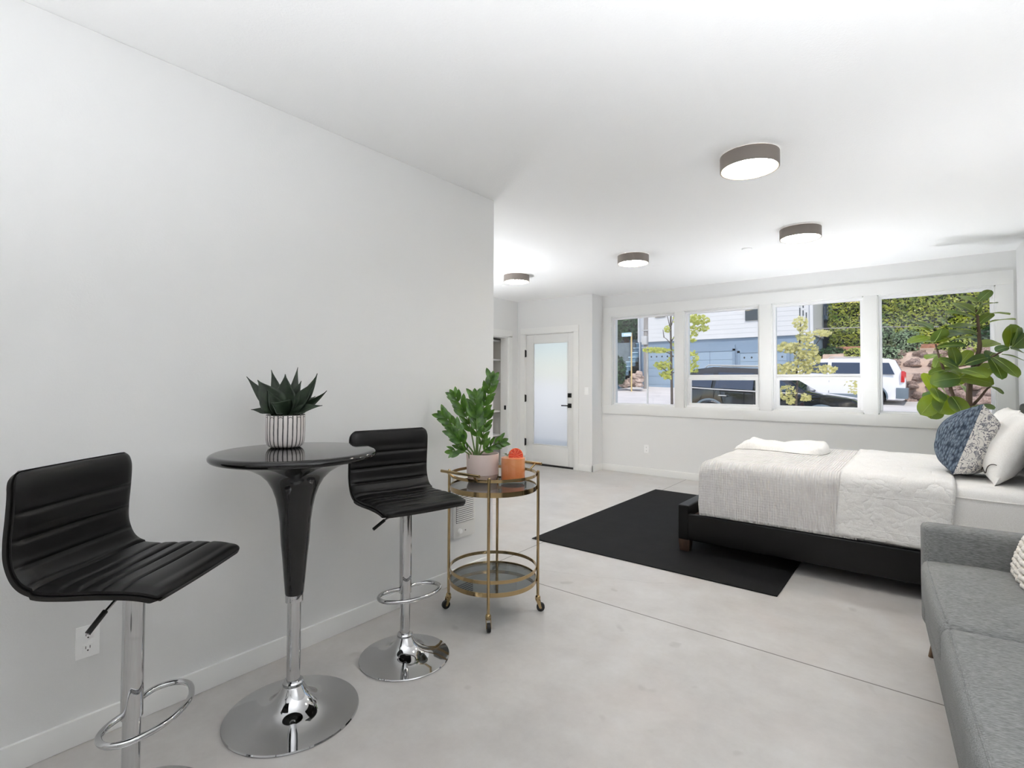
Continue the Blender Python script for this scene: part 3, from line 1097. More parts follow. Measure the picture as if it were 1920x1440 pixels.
rimc = Vector((pc.x, pc.y, pc.z + .124))
p_r = (535.3, 777.0)
AG = [  # tip px, depth toward camera px, width px, bow
    (458, 696, -5, 16, -.05), (495, 683, -25, 17, -.06), (541, 678, -38, 13, 0), (534, 692, 2, 27, -.04), (585, 690, -22, 20, -.10), (596, 703, 16, 27, -.05),
    (613, 723, 4, 14, -.07), (611, 750, 20, 16, .10), (496, 703, 30, 34, .06), (479, 758, 18, 13, .16), (528, 745, 44, 38, .10), (512, 722, 26, 18, .04), (560, 705, -8, 22, 0), (575, 735, -40, 18, 0)]
for i, (tx, ty, dz, w, bow) in enumerate(AG):
    tip = scr(tx - p_r[0], ty - p_r[1], dz) + Vector((0, 0, .124))
    hd = Vector((tip.x, tip.y, 0))
    base = hd.normalized() * min(.018, hd.length * .25) + Vector((0, 0, .124))
    nr = -Vector((FW.x, FW.y, 0)) * (1 if dz > -30 else -1) + Vector((0, 0, .55)) - hd.normalized() * .35
    fn, nu, nv = blade(base, tip, w * px2m * 1.35, nr, agv, bow=bow, cup=.22, nu=16, nv=9, drop=.02)
    def over(u, v, f=fn):
        p = f(u, v)
        if Vector((p.x, p.y, 0)).length > .058:
            p.z = max(p.z, .150)
        return p
    MB().grid(over, nu, nv).build('leaf', MT['agave'], ag, ang=80, solid=.0035)

# ------------------------------------------------------------------ brass bar cart
CXc, CYc = -2.045, 2.400
ct = thing('bar_cart', 'round two tier brass bar cart with smoked glass shelves on casters', 'bar cart', (CXc, CYc, 0))
Rr = .262
for (z0, z1, nm) in ((.806, .823, 'gallery_rail'), (.724, .752, 'shelf_rim'), (.248, .267, 'gallery_rail'), (.176, .200, 'shelf_rim')):
    MB().ring(Rr - .004, Rr, z0, z1, 96).build(nm, MT['gold'], ct, ang=30, bevel=0)
for z in (.740, .188):
    MB().lathe([(0, z), (Rr - .005, z), (Rr - .005, z + .006), (0, z + .006)], 96).build('glass_shelf', MT['smoke'], ct, ang=30)
for k in range(4):
    a = radians(35 + 90 * k)
    x, y = (Rr + .008) * cos(a), (Rr + .008) * sin(a)
    lg = MB().tube([(x, y, .085), (x, y, .832)], .0085, 16).lathe([(.0, .838), (.005, .837), (.0085, .832)], 16, (x, y, 0)).build('leg', MT['gold'], ct)
    da = radians((35, 150, 250, -40)[k])
    fx, fy = cos(da), sin(da)
    MB().lathe([(.0, .066), (.015, .066), (.016, .072), (.016, .082), (.012, .090), (.009, .092), (0, .092)], 20, (x, y, 0)).build('caster_socket', MT['gold'], lg)
    sx, sy = -fy, fx
    fk = MB()
    for s in (-1, 1):
        o_ = Vector((x + s * sx * .013, y + s * sy * .013, 0))
        fk.hexa([tuple(o_ + Vector((fx * u - sx * .0014 * 1, fy * u - sy * .0014, z))) if c == 0 else tuple(o_ + Vector((fx * u + sx * .0014, fy * u + sy * .0014, z)))
                 for z, us in ((.020, (.010, .024)), (.068, (-.012, .014))) for c in (0, 1) for u in us])
    fk.hexa([(x + fx * u + sx * v, y + fy * u + sy * v, z) for z in (.062, .068) for v in (-.014, .014) for u in (-.012, .014)])
    fork = fk.build('caster_fork', MT['gold'], lg)
    wc = Vector((x + fx * .017, y + fy * .017, .0245))
    S_ = Vector((sx, sy, 0))
    wl = MB().tube([wc - S_ * .0105, wc - S_ * .0085, wc + S_ * .0085, wc + S_ * .0105], [.021, .0245, .0245, .021], 28).build('caster_wheel', MT['rubber'], lg)
    MB().tube([wc - S_ * .0145, wc + S_ * .0145], .007, 12).build('axle_cap', MT['gold'], lg)
# a straight push handle on either side
for s in (-1, 1):
    hb = MB()
    hb.tube([(-.148, s * .292, .852), (.148, s * .292, .852)], .0085, 14)
    for q in (-1, 1):
        hb.tube([(q * .105, s * .292, .852), (q * .085, s * .247, .812)], .006, 10)
    hb.build('push_handle', MT['gold'], ct)

# ZZ plant in a blush pot on the top shelf
zsh = .746
ppx = (893, 878)
pp = at(2, zsh, 893.5, 897)
pp = Vector((pp.x, pp.y, 0))
dv = (Vector((CXc, CYc, 0)) - pp)
pp = Vector((CXc, CYc, 0)) + (pp - Vector((CXc, CYc, 0))).normalized() * min(.150, dv.length)
zz = thing('potted_zz_plant', 'glossy green ZZ plant in a blush pink pot, on the top of the brass cart', 'potted plant', (pp.x, pp.y, zsh + .0005))
zcz = (Vector((pp.x, pp.y, .85)) - EYE).dot(FW)
kz = zcz / F_PX
MB().lathe([(.084, .040), (.0985, .045), (.101, .12), (.103, .168), (.1025, .172), (.099, .172), (.098, .168), (.097, .150), (0, .150)], 64).build('pot', MT['pinkpot'], zz, ang=60)
MB().lathe([(.078, 0), (.086, .003), (.097, .034), (.0985, .043), (.0, .043)], 64).build('saucer', MT['saucer'], zz, ang=60)
MB().lathe([(0, .154), (.0965, .152), (.0965, .146), (0, .146)], 40).build('soil', MT['soil'], zz)
pb = None


def zpt(px, py, dz=0.0):
    """point beside the ZZ plant seen at photo pixel px,py, dz metres nearer the camera than the pot's axis; in the plant's own frame"""
    d = ray(px, py)
    t = (zcz - dz) / d.dot(FW)
    return EYE + d * t - Vector((pp.x, pp.y, zsh + .0005))


ZST = [
    ([(889, 850, .02), (868, 822, .05), (848, 797, .06), (832, 781, .06)], 7),
    ([(891, 850, 0), (881, 800, -.03), (868, 768, -.05), (852, 743, -.05)], 7),
    ([(895, 850, 0), (899, 800, .01), (906, 765, .0), (917, 733, .0), (922, 711, .0)], 9),
    ([(893, 850, .03), (894, 810, .05), (893, 775, .05), (891, 744, .05)], 8),
    ([(900, 852, .04), (914, 840, .07), (938, 829, .08)], 5),
    ([(884, 851, .04), (866, 832, .08), (848, 812, .09)], 6),
    ([(898, 850, -.04), (906, 815, -.06), (914, 775, -.07)], 6),
    ([(880, 852, .06), (868, 845, .08), (850, 846, .09)], 3)]
for i, (pts, n) in enumerate(ZST):
    P = smooth_path([zpt(*p) for p in pts], 10)
    P[0].z = min(P[0].z, .15)
    stem = MB().tube([Vector((P[0].x * .55, P[0].y * .55, .146))] + P, [.0055 - .0035 * k / len(P) for k in range(len(P) + 1)], 8).build('stem', MT['zzstem'], zz)
    lf = MB()
    for k in range(n):
        t = .22 + .78 * (k + .6) / n
        j = min(len(P) - 2, int(t * (len(P) - 1)))
        p, tg = P[j], (P[j + 1] - P[j]).normalized()
        sd = tg.cross(FW).normalized()
        for s in (-1, 1):
            ln = (.096 if n > 6 else .078) * (1 - .25 * abs(t - .5)) * R.uniform(.9, 1.1)
            dirv = (tg * .82 + sd * s * R.uniform(.38, .62) - FW * R.uniform(-.35, .45)).normalized()
            fn, nu, nv = blade(p, p + dirv * ln, ln * .37, -FW * .8 + Vector((0, 0, .5)) + sd * s * .35, oval, bow=.06, cup=.12, nu=9, nv=5, seed=k)
            lf.grid(fn, nu, nv)
    tg = (P[-1] - P[-3]).normalized()
    fn, nu, nv = blade(P[-1], P[-1] + tg * .055, .030, -FW, oval, bow=.05, cup=.1, nu=9, nv=5)
    lf.grid(fn, nu, nv)
    tag(lf.build('leaves', MT['zz'], stem, ang=80), kind='stuff')

# cocktail
dp = at(2, zsh, 962, 905)
dp = Vector((dp.x, dp.y, 0))
dk = thing('cocktail_glass', 'short tumbler of orange cocktail with a citrus slice, on the brass cart', 'drink', (dp.x, dp.y, zsh + .0005))
kd = (Vector((dp.x, dp.y, .8)) - EYE).dot(FW) / F_PX
rd = 23.2 * kd
hd_ = .166
MB().lathe([(0, 0), (rd - .004, 0), (rd - .001, .003), (rd, .012), (rd, hd_), (rd - .0012, hd_ + .001), (rd - .0025, hd_), (rd - .0028, .016), (0, .014)], 64).build('tumbler', MT['tumbler'], dk, ang=50)
MB().lathe([(0, .015), (rd - .0032, .0165), (rd - .0030, hd_ - .012), (0, hd_ - .012)], 64).build('cocktail', MT['drink'], dk, ang=50)
vw = Vector((-FW.x, -FW.y, 0)).normalized()
ang_v = atan2(vw.y, vw.x) + pi / 2
cs = thing('citrus_slice', None, None, (RT.x * .016 + vw.x * .004, RT.y * .016 + vw.y * .004, hd_ + .002), ang_v)
cs.parent = dk
rs = 13.5 * kd
MB().tube([(0, -.0035, 0), (0, .0035, 0)], rs * .93, 40).build('slice_flesh', MT['citrus'], cs, ang=40)
MB().tube([(rs * .955 * cos(2 * pi * k / 48), 0, rs * .955 * sin(2 * pi * k / 48)) for k in range(48)], rs * .075, 8, closed=True, flat=(.004, rs * .06)).build('slice_rind', MT['rind'], cs)
mt = MB()
for k in range(5):
    a = atan2(-RT.y, -RT.x) + R.uniform(-.8, .8)
    b = Vector((cos(a) * rd * .55, sin(a) * rd * .55, hd_ - .008 + .004 * k))
    e = b + Vector((cos(a + k - 2) * .026, sin(a + k - 2) * .026, .012))
    fn, nu, nv = blade(b, e, .018, (0, 0, 1), oval, bow=.15, cup=.1, nu=8, nv=5)
    mt.grid(fn, nu, nv)
mt.build('mint_sprig', MT['mint'], dk, ang=80)
# ------------------------------------------------------------------ rug
rg = MB().rbox(-2.69, -.745, 3.675, 6.345, .0005, .009, .004, (6, 6, 3)).build('area_rug', MT['rug'])
tag(rg, 'black low pile rectangular rug under the foot of the bed', 'rug')

# ------------------------------------------------------------------ bed
BX0, BX1, BY0, BY1 = -1.576, .742, 4.164, 5.830
bed = thing('platform_bed', 'low black leather platform bed frame with dark wooden feet', 'bed', (0, 0, 0))
MB().box(BX0, BX0 + .085, BY0, BY1, .100, .378).build('footboard', MT['bedleather'], bed, bevel=.012, seg=3)
MB().box(BX0 + .080, .62, BY0 + .003, BY0 + .045, .103, .312).build('side_rail', MT['bedleather'], bed, bevel=.010, seg=3)
MB().box(BX0 + .080, .62, BY1 - .045, BY1 - .003, .103, .312).build('side_rail', MT['bedleather'], bed, bevel=.010, seg=3)
MB().box(BX0 + .08, .62, BY0 + .04, BY1 - .04, .24, .285).build('slat_platform', MT['wood'], bed)
hb = MB()
for z0, z1 in ((.12, .50), (.50, .86), (.86, 1.06), (1.06, 1.215)):
    hb.rbox(.605, .742, BY0 - .02, BY1 + .02, z0, z1, .035, (6, 24, 8))
hb.build('headboard', MT['bedleather'], bed, ang=70)
for (x, y) in ((BX0 + .002, BY0 + .002), (BX0 + .002, BY1 - .092), (.60, BY0 + .002), (.60, BY1 - .092)):
    MB().hexa([(x + .008, y + .008, .0095), (x + .082, y + .008, .0095), (x + .008, y + .082, .0095), (x + .082, y + .082, .0095), (x, y, .104), (x + .09, y, .104), (x, y + .09, .104), (x + .09, y + .09, .104)]).build('foot', MT['wood'], bed, bevel=.003)
for o in bed.children:
    if o.name.startswith('foot.') or o.name == 'foot':
        if o.bound_box[0][0] > 0:
            for v in o.data.vertices:
                if v.co.z < .05:
                    v.co.z = .0005

MZ = .735


def nz(p, f, s=0.0):
    return noise.noise(Vector(p) * f + Vector((s, s * 1.7, s * .6)))


mt_ = MB().rbox(BX0 + .16, .60, BY0 + .035, BY1 - .035, .288, MZ, .07, (30, 24, 14), fn=lambda p, n: p + n * (.006 * nz(p, 5, 2) + .0025 * nz(p, 17, 4)))
mo = mt_.build('mattress', MT['linen'], ang=80)
tag(mo, 'thick mattress in a white fitted sheet on the black bed frame', 'mattress')
sm = MB()
seam = [(x, BY0 + .0335 - .002, .672 + .004 * nz((x, 0, 0), 4)) for x in [BX0 + .3 + .05 * k for k in range(36)]]
sm.tube(seam, .0035, 8).build('piping', MT['linen'], mo)


def drape(name, x0, x1, z_near, z_far, off, m, label, cat, foot=False, wr=.004, nfold=0.0, seed=1, thick=.006, skew=0.0, hem=None):
    """cloth lying over the mattress: up its near side, over the top and down its far side"""
    yA, yB, r = BY0 + .035 - off, BY1 - .035 + off, .085
    zt = MZ + off
    prof = [(yA, z_near)]
    for k in range(15):
        prof.append((yA, z_near + (zt - r - z_near) * (k + 1) / 15))
    for k in range(1, 11):
        a = pi - (pi / 2) * k / 10
        prof.append((yA + r + r * cos(a), zt - r + r * sin(a)))
    for k in range(1, 20):
        prof.append((yA + r + (yB - yA - 2 * r) * k / 20, zt))
    for k in range(0, 11):
        a = pi / 2 - (pi / 2) * k / 10
        prof.append((yB - r + r * cos(a), zt - r + r * sin(a)))
    for k in range(1, 6):
        prof.append((yB, zt - r + (z_far - zt + r) * k / 5))
    nx = max(20, int((x1 - x0) / .02))
    mb = MB()

    def P(i, j):
        y, z = prof[j]
        u = i / (nx - 1)
        t = min(1, j / 16)
        x = x0 + (x1 - x0) * u - skew * (1 - t)
        p = Vector((x, y, z))
        c = Vector((0, BY0 + .8, .45))
        n = Vector((0, y - c.y, (z - c.z) * 1.6))
        n = Vector((0, -1, 0)) if j < 15 else (Vector((0, 0, 1)) if 25 < j < 45 else n.normalized())
        hang = max(0, 1 - j / 17)
        d = wr * nz(p, 6, seed) + wr * .5 * nz(p, 15, seed + 3)
        if nfold:
            d += nfold * (abs(nz((p.x * 3.0, p.z * 1.2, seed), 3.1)) ** .8 - .35) * (.35 + hang) * min(1, j / 3 + .4)
            d += nfold * .7 * max(0, sin(9 * p.x + 5 * p.z + 3 * nz(p, 3, seed))) ** 6
        if j < 25:
            d = max(d, -.003)
        d += hang * .010
        if hem and j <= 2:
            d += .002
        return p + n * d
    V = [[P(i, j) for j in range(len(prof))] for i in range(nx)]
    if foot:
        # fold the end down over the foot of the mattress
        add = []
        zf = [row[2] for row in V[0]]
        for k in range(1, 15):
            t = k / 14
            row = []
            for j in range(len(prof)):
                p = V[0][j].copy()
                top = max(0, min(1, (p.z - .33) / (zt - .33)))
                if t < .4:
                    a = (pi / 2) * t / .4
                    dx, dz = .06 * sin(a), .06 * (1 - cos(a))
                else:
                    dx, dz = .06, .06 + (zt - .06 - .34) * (t - .4) / .6
                inw = .02 * t
                y = p.y + (inw if p.y < BY0 + .8 else -inw)
                row.append(Vector((p.x - dx + .012 * nz((p.x, p.y * 2, p.z * 2), 4, seed), y, max(.315, p.z - dz * (1 if p.z > zt - .2 else .15)))))
            add.append(row)
        V = list(reversed(add)) + V
    vs = [p for row in V for p in row]
    m_ = len(prof)
    fs = [(i * m_ + j, (i + 1) * m_ + j, (i + 1) * m_ + j + 1, i * m_ + j + 1) for i in range(len(V) - 1) for j in range(m_ - 1)]
    mb.add(vs, fs)
    o = mb.build(name, m, ang=85, solid=thick)
    tag(o, label, cat)
    return o, V


drape('bed_coverlet', BX0 + .225, -.36, .318, .45, .010, MT['rib'], 'ribbed pale grey coverlet over the foot half of the bed', 'bedspread', foot=True, wr=.005, seed=2)
o_, V_ = drape('bed_sheet_runner', -.452, .150, .335, .45, .022, MT['cotton2'], 'creased white folded coverlet lying across the middle of the bed', 'blanket', wr=.007, nfold=.017, seed=5, skew=.035, hem=True)
hm = MB()
for jj in (3, 13):
    hm.tube([V_[i][jj] + Vector((0, -.0035, 0)) for i in range(len(V_))], .0022, 6)
hm.build('hem_stitching', MT['cotton2'], o_)

# rumpled throw at the far corner of the foot
tw = MB()
nx, ny = 60, 34


def throwp(u, v):
    x = -1.395 + .70 * u + .04 * sin(3 * v)
    y = 5.16 + .47 * v + .05 * sin(5 * u) - .05 * (1 - u) * (1 - v)
    e = min(1, min(u, 1 - u) / .07, min(v, 1 - v) / .10)
    e = sqrt(max(0, e * (2 - e)))
    h = .040 + .024 * sin(7 * u + 2.2 * v + 1.2 * nz((u * 3, v * 2, 1), 1)) + .022 * nz((u * 4, v * 3, 5), 1.2) + .022 * v
    h += .020 * max(0, sin(10 * (u - .62) + 5 * v)) ** 3
    return Vector((x, y, MZ + .012 + max(.006, h * e)))


tw.grid(throwp, nx, ny)
n0 = len(tw.v)
tw.grid(lambda u, v: Vector((throwp(u, v).x, throwp(u, v).y, MZ + .0185)), nx, ny)
to = tw.build('rumpled_throw', MT['grey_throw'], ang=85)
tag(to, 'rumpled pale grey throw heaped on the far corner of the bed foot', 'blanket')


# ------------------------------------------------------------------ pillows
def pillow(name, sx, sy, th, m_front, m_back=None, pinch=.10, n=30, wr=.006, seed=0, flat=2.4, parent=None):
    """pillow in the local xy plane, front face along +z"""
    def half(sgn):
        def fn(u, v):
            a, b = 2 * u - 1, 2 * v - 1
            k = (1 - abs(a) ** flat) * (1 - abs(b) ** flat)
            z = sgn * th / 2 * max(0, k) ** .55
            x = a * sx / 2 * (1 - pinch * (1 - b * b) * abs(a) ** 3 * .0 - pinch * (1 - abs(b) ** 2) * .5 * abs(a))
            y = b * sy / 2 * (1 - pinch * (1 - abs(a) ** 2) * .5 * abs(b))
            p = Vector((x, y, z))
            return p + Vector((0, 0, sgn * wr * nz(p, 11, seed) * min(1, k * 3)))
        return fn
    if m_back is None:
        mb = MB().grid(half(1), n, n).grid(half(-1), n, n)
        return mb.build(name, m_front, parent, ang=85)
    root = thing(name, None, None) if parent is None else parent
    MB().grid(half(1), n, n).build('front_cover', m_front, root, ang=85)
    MB().grid(half(-1), n, n).build('back_cover', m_back, root, ang=85)
    return root


def place(o, c, xa, ya):
    xa = Vector(xa).normalized()
    ya = Vector(ya)
    ya = (ya - xa * ya.dot(xa)).normalized()
    za = xa.cross(ya)
    m_ = Matrix((xa, ya, za)).transposed().to_4x4()
    m_.translation = Vector(c)
    o.matrix_world = m_
    return o


# knit cushion: its edge points at the camera, knit side towards the bed foot, floral side towards the pillows
kc = pillow('knit_cushion', .50, .50, .36, MT['floral'], MT['knit'], pinch=.16, wr=.008, seed=3, flat=2.0)
tag(kc, 'plump cushion with a blue chunky knit face and a floral print back, on the bed', 'cushion')
ctop, cbot = atY(4.56, 1848, 772), atY(4.50, 1794, 897)
kmid = (ctop + cbot) / 2
upv = (ctop - cbot).normalized()
side_y = Vector((.12, 1, .04))
fz = -(upv.cross(side_y)).normalized()      # towards the bed foot
# y axis of the cushion is up, x axis runs away from the camera so that front (+z) looks to -x
xa = upv.cross(fz).normalized()
place(kc, kmid + Vector((0, .235, 0)), xa, upv)

wp = pillow('white_pillow', .70, .48, .21, MT['linen'], None, pinch=.08, wr=.010, seed=8)
tag(wp, 'plump white pillow with dark scroll embroidery, nearer of the two, behind the knit cushion', 'pillow', 'white bed pillows')
place(wp, (.435, 4.72, .955), (0.0, -1, 0), (.40, 0.0, .90))
em = MB()
pts = [(.12 + .20 * t + .008 * sin(15 * t), -.195 + .018 * sin(9 * t) + .07 * t * t, 0) for t in [k / 40 for k in range(41)]]
wp2 = pillow('white_pillow', .70, .48, .20, MT['linen'], None, pinch=.08, wr=.010, seed=12)
tag(wp2, 'plain white pillow farther back against the headboard', 'pillow', 'white bed pillows')
place(wp2, (.445, 5.42, .960), (0.0, -1, 0), (.36, 0.0, .92))


def front_z(x, y, sx, sy, th, flat=2.4):
    a, b = 2 * x / sx, 2 * y / sy
    return th / 2 * max(0, (1 - abs(a) ** flat) * (1 - abs(b) ** flat)) ** .55


em.tube([Vector((p[0], p[1], front_z(p[0], p[1], .70, .48, .21) + .006)) for p in pts], .0028, 6)
em.build('embroidery', mat('charcoal embroidery thread', (70, 66, 62), .8), wp)

# ------------------------------------------------------------------ sofa
SA = radians(3.8)
sf = thing('loveseat_sofa', 'grey woven two seat sofa at the right edge with slim arms', 'sofa', (.012, 2.96, 0), SA)
# local frame: +x into the seat (towards the wall), +y towards the bed; the far front corner is near (0, .48)
Ln = 2.20
yF = .46


def soft(p, n, a=.004, f=6, s=1):
    return p + n * (a * nz(p, f, s))


MB().rbox(.006, .70, yF - Ln + .01, yF - .01, .165, .345, .018, (8, 14, 6)).build('base_frame', MT['sofa'], sf, ang=70)
MB().rbox(-.004, .68, yF - .115, yF, .165, .668, .032, (14, 8, 14), fn=lambda p, n: soft(p, n, .003, 5, 1)).build('armrest', MT['sofa'], sf, ang=80)
MB().rbox(-.004, .68, yF - Ln, yF - Ln + .115, .165, .668, .032, (14, 8, 14), fn=lambda p, n: soft(p, n, .003, 5, 1)).build('armrest', MT['sofa'], sf, ang=80)
MB().rbox(.52, .70, yF - Ln + .1, yF - .1, .30, .86, .05, (8, 20, 14), fn=lambda p, n: soft(p, n, .004, 5, 2)).build('backrest', MT['sofa'], sf, ang=80)
yc = yF - .97
for (a, b) in ((yc + .004, yF - .118), (yF - Ln + .118, yc - .004)):
    def crown(p, n, a=a, b=b):
        u = (p.y - a) / (b - a)
        v = (p.x + .01) / .54
        k = max(0, 4 * u * (1 - u)) ** .5 * max(0, min(1, 4 * v * (1 - v))) ** .5
        if n.z > .3 or p.z > .5:
            p = p + Vector((0, 0, .030 * k))
        if p.x < .08:
            p = p + Vector((-.012 * max(0, 4 * u * (1 - u)) ** .5, 0, 0))
        return soft(p, n, .004, 6, a * 3)
    c = MB().rbox(-.006, .54, a, b, .338, .497, .034, (18, 20, 8), fn=crown).build('seat_cushion', MT['sofa'], sf, ang=80)
    # welt seam round the top edge
    loop = []
    for (x, y) in [(.018, a + .02 + (b - a - .04) * k / 24) for k in range(25)]:
        u = (y - a) / (b - a)
        kx = max(0, 4 * u * (1 - u)) ** .5
        loop.append((x - .012 * kx, y, .4965 + .012 * kx))
    MB().tube(loop, .0028, 6).build('seam', MT['sofa'], c)
for (a, b) in ((yc + .004, yF - .13), (yF - Ln + .13, yc - .004)):
    MB().rbox(.47, .56, a, b, .50, .84, .04, (8, 14, 12), fn=lambda p, n: soft(p, n, .008, 5, 4)).build('back_cushion', MT['sofa'], sf, ang=80)
for (x, y, dx, dy) in ((.065, yF - .085, -.035, .03), (.065, yF - Ln + .085, -.035, -.03), (.63, yF - .085, .03, .03), (.63, yF - Ln + .085, .03, -.03)):
    MB().tube([(x + dx, y + dy, .0005), (x, y, .168)], [.012, .021], 16).build('leg', mat('walnut leg', (98, 74, 52), .45) if 'walnut leg' not in bpy.data.materials else bpy.data.materials['walnut leg'], sf)

# rope knit cushion standing in the corner of the sofa
rk = thing('rope_knit_cushion', 'cream rope knit cushion at the far end of the grey sofa', 'cushion', (0, 0, 0))
core = pillow('cushion_core', .44, .44, .13, MT['boucle'], None, pinch=.05, wr=.002, seed=4, parent=rk)
rows = MB()
for k in range(17):
    y = -.205 + .0256 * k
    pts = []
    for q in range(31):
        x = -.205 + .41 * q / 30
        pts.append(Vector((x, y + .004 * sin(q * .9 + k), front_z(x, y, .44, .44, .13) + .004 + .003 * sin(q * 2.1 + k * 1.3))))
    rows.tube(pts, [.0115 + .002 * sin(q * 2.1 + k) for q in range(31)], 8)
rows.build('rope_rows', MT['boucle'], rk, ang=80)
SR = Matrix.Rotation(SA, 3, 'Z')
place(rk, (.425, 3.055, .715), SR @ Vector((0, -1, 0)), SR @ Vector((.42, 0, .90)))

# ------------------------------------------------------------------ fiddle leaf fig behind the bed
FY = 6.52
fig = thing('fiddle_leaf_fig', 'tall fiddle leaf fig with broad green leaves between bed and window', 'potted plant', (0, 0, 0))
fbase = atY(FY, 1818, 800)
fig.location = (fbase.x, FY, 0)
FO = Vector(fig.location)


def fp(px, py, dy=0.0):
    return atY(FY + dy, px, py) - FO


MB().lathe([(.0, .0005), (.125, .0005), (.135, .01), (.165, .30), (.168, .315), (.155, .315), (.150, .29), (0, .285)], 48).build('pot', mat('matte white planter', (226, 224, 220), .6), fig)
MB().lathe([(0, .292), (.151, .292), (.151, .280), (0, .280)], 32).build('soil', MT['soil'], fig)


def stem_(pts, rs):
    P = smooth_path(pts, 8)
    n = len(P)
    rr = [rs[0] + (rs[1] - rs[0]) * k / (n - 1) for k in range(n)]
    return MB().tube(P, rr, 10).build('trunk', MT['bark'], fig, ang=80)


stem_([(0, 0, .285), fp(1818, 800), fp(1817, 740), fp(1822, 700, .05), fp(1836, 655, .05), fp(1836, 635, .05), fp(1834, 605, .05), fp(1831, 580, .05)], (.030, .009))
stem_([(-.05, .02, .285), fp(1796, 800, -.05), fp(1795, 770, -.05), fp(1783, 730, -.08), fp(1772, 700, -.1), fp(1762, 672, -.1), fp(1754, 645, -.1)], (.022, .007))
stem_([fp(1819, 765), fp(1838, 745, .05), fp(1850, 730, .1), fp(1858, 725, .12)], (.014, .006))
stem_([fp(1824, 695, .03), fp(1845, 676, -.05), fp(1862, 668, -.1), fp(1880, 658, -.15), fp(1893, 648, -.18)], (.011, .006))
# base px, tip px, apparent width px, tilt (deg, how far the face is turned away), depth base, depth tip
FL = [
    (1830, 588, 1842, 560, 19, 20, .04, -.10), (1830, 589, 1787, 566, 19, 40, .04, .12), (1832, 568, 1796, 554, 14, 50, .05, .12), (1834, 566, 1859, 543, 11, 40, .05, .1),
    (1838, 574, 1869, 567, 10, 60, .05, -.05), (1832, 598, 1771, 583, 11, 55, .05, .0), (1833, 612, 1788, 611, 9, 60, .05, -.1), (1835, 608, 1862, 586, 8, 60, .05, .1),
    (1856, 588, 1894, 589, 9, 60, .08, .0), (1856, 604, 1904, 598, 11, 55, .05, -.08), (1833, 628, 1770, 621, 14, 50, .05, .1), (1834, 624, 1776, 611, 9, 60, .05, -.12), (1836, 634, 1790, 636, 10, 60, .05, .1),
    (1752, 641, 1766, 614, 38, 15, -.1, -.18), (1749, 633, 1701, 641, 12, 50, -.1, -.22), (1744, 622, 1702, 612, 10, 60, -.1, -.02), (1748, 618, 1717, 603, 14, 50, -.1, .0), (1753, 641, 1770, 631, 13, 40, -.1, .02),
    (1750, 642, 1725, 641, 14, 40, -.1, .0), (1756, 634, 1800, 622, 13, 60, -.1, .05), (1754, 652, 1811, 646, 14, 45, -.1, -.12), (1762, 668, 1752, 690, 12, 45, -.1, -.02),
    (1793, 688, 1783, 648, 21, 15, -.06, -.05), (1798, 686, 1821, 655, 12, 40, -.05, .05), (1808, 684, 1859, 668, 19, 35, -.05, -.1), (1798, 692, 1852, 706, 36, 15, -.12, -.28),
    (1799, 708, 1864, 718, 30, 25, -.02, -.06), (1799, 692, 1758, 673, 19, 30, -.08, -.18), (1799, 704, 1778, 690, 13, 40, -.06, .02), (1786, 691, 1741, 701, 11, 55, -.08, -.15), (1800, 709, 1744, 716, 27, 20, -.1, -.25),
    (1751, 738, 1732, 697, 21, 25, -.12, -.06), (1838, 700, 1867, 684, 17, 35, -.05, .08), (1856, 671, 1879, 710, 19, 30, -.1, -.22), (1860, 669, 1909, 706, 21, 40, -.1, -.2), (1851, 672, 1863, 660, 14, 40, -.1, .0),
    (1752, 728, 1762, 753, 22, 20, -.12, -.25), (1764, 726, 1775, 741, 14, 35, -.1, .0), (1757, 742, 1726, 776, 27, 20, -.12, -.22), (1776, 740, 1762, 774, 36, 15, -.1, -.2), (1784, 743, 1804, 775, 30, 20, -.1, -.16),
    (1758, 758, 1745, 784, 26, 30, -.1, -.1), (1752, 734, 1736, 748, 14, 40, -.1, .0), (1820, 762, 1864, 766, 20, 35, .0, -.12), (1858, 724, 1881, 738, 4, 75, .1, .0),
    (1892, 650, 1894, 606, 32, 10, -.18, -.25), (1897, 650, 1908, 613, 26, 20, -.18, -.3), (1899, 651, 1927, 625, 24, 25, -.18, -.2), (1892, 651, 1869, 657, 13, 50, -.18, -.2), (1895, 654, 1921, 661, 13, 50, -.18, -.1),
    (1878, 664, 1922, 676, 5, 70, -.12, -.1), (1814, 700, 1790, 722, 16, 45, .05, .2), (1840, 650, 1870, 640, 13, 55, .05, .2), (1790, 715, 1812, 735, 16, 45, .0, .25), (1765, 665, 1738, 672, 12, 55, -.1, .1)]
zf = (FO + Vector((0, 0, 1.4)) - EYE).dot(FW) / F_PX
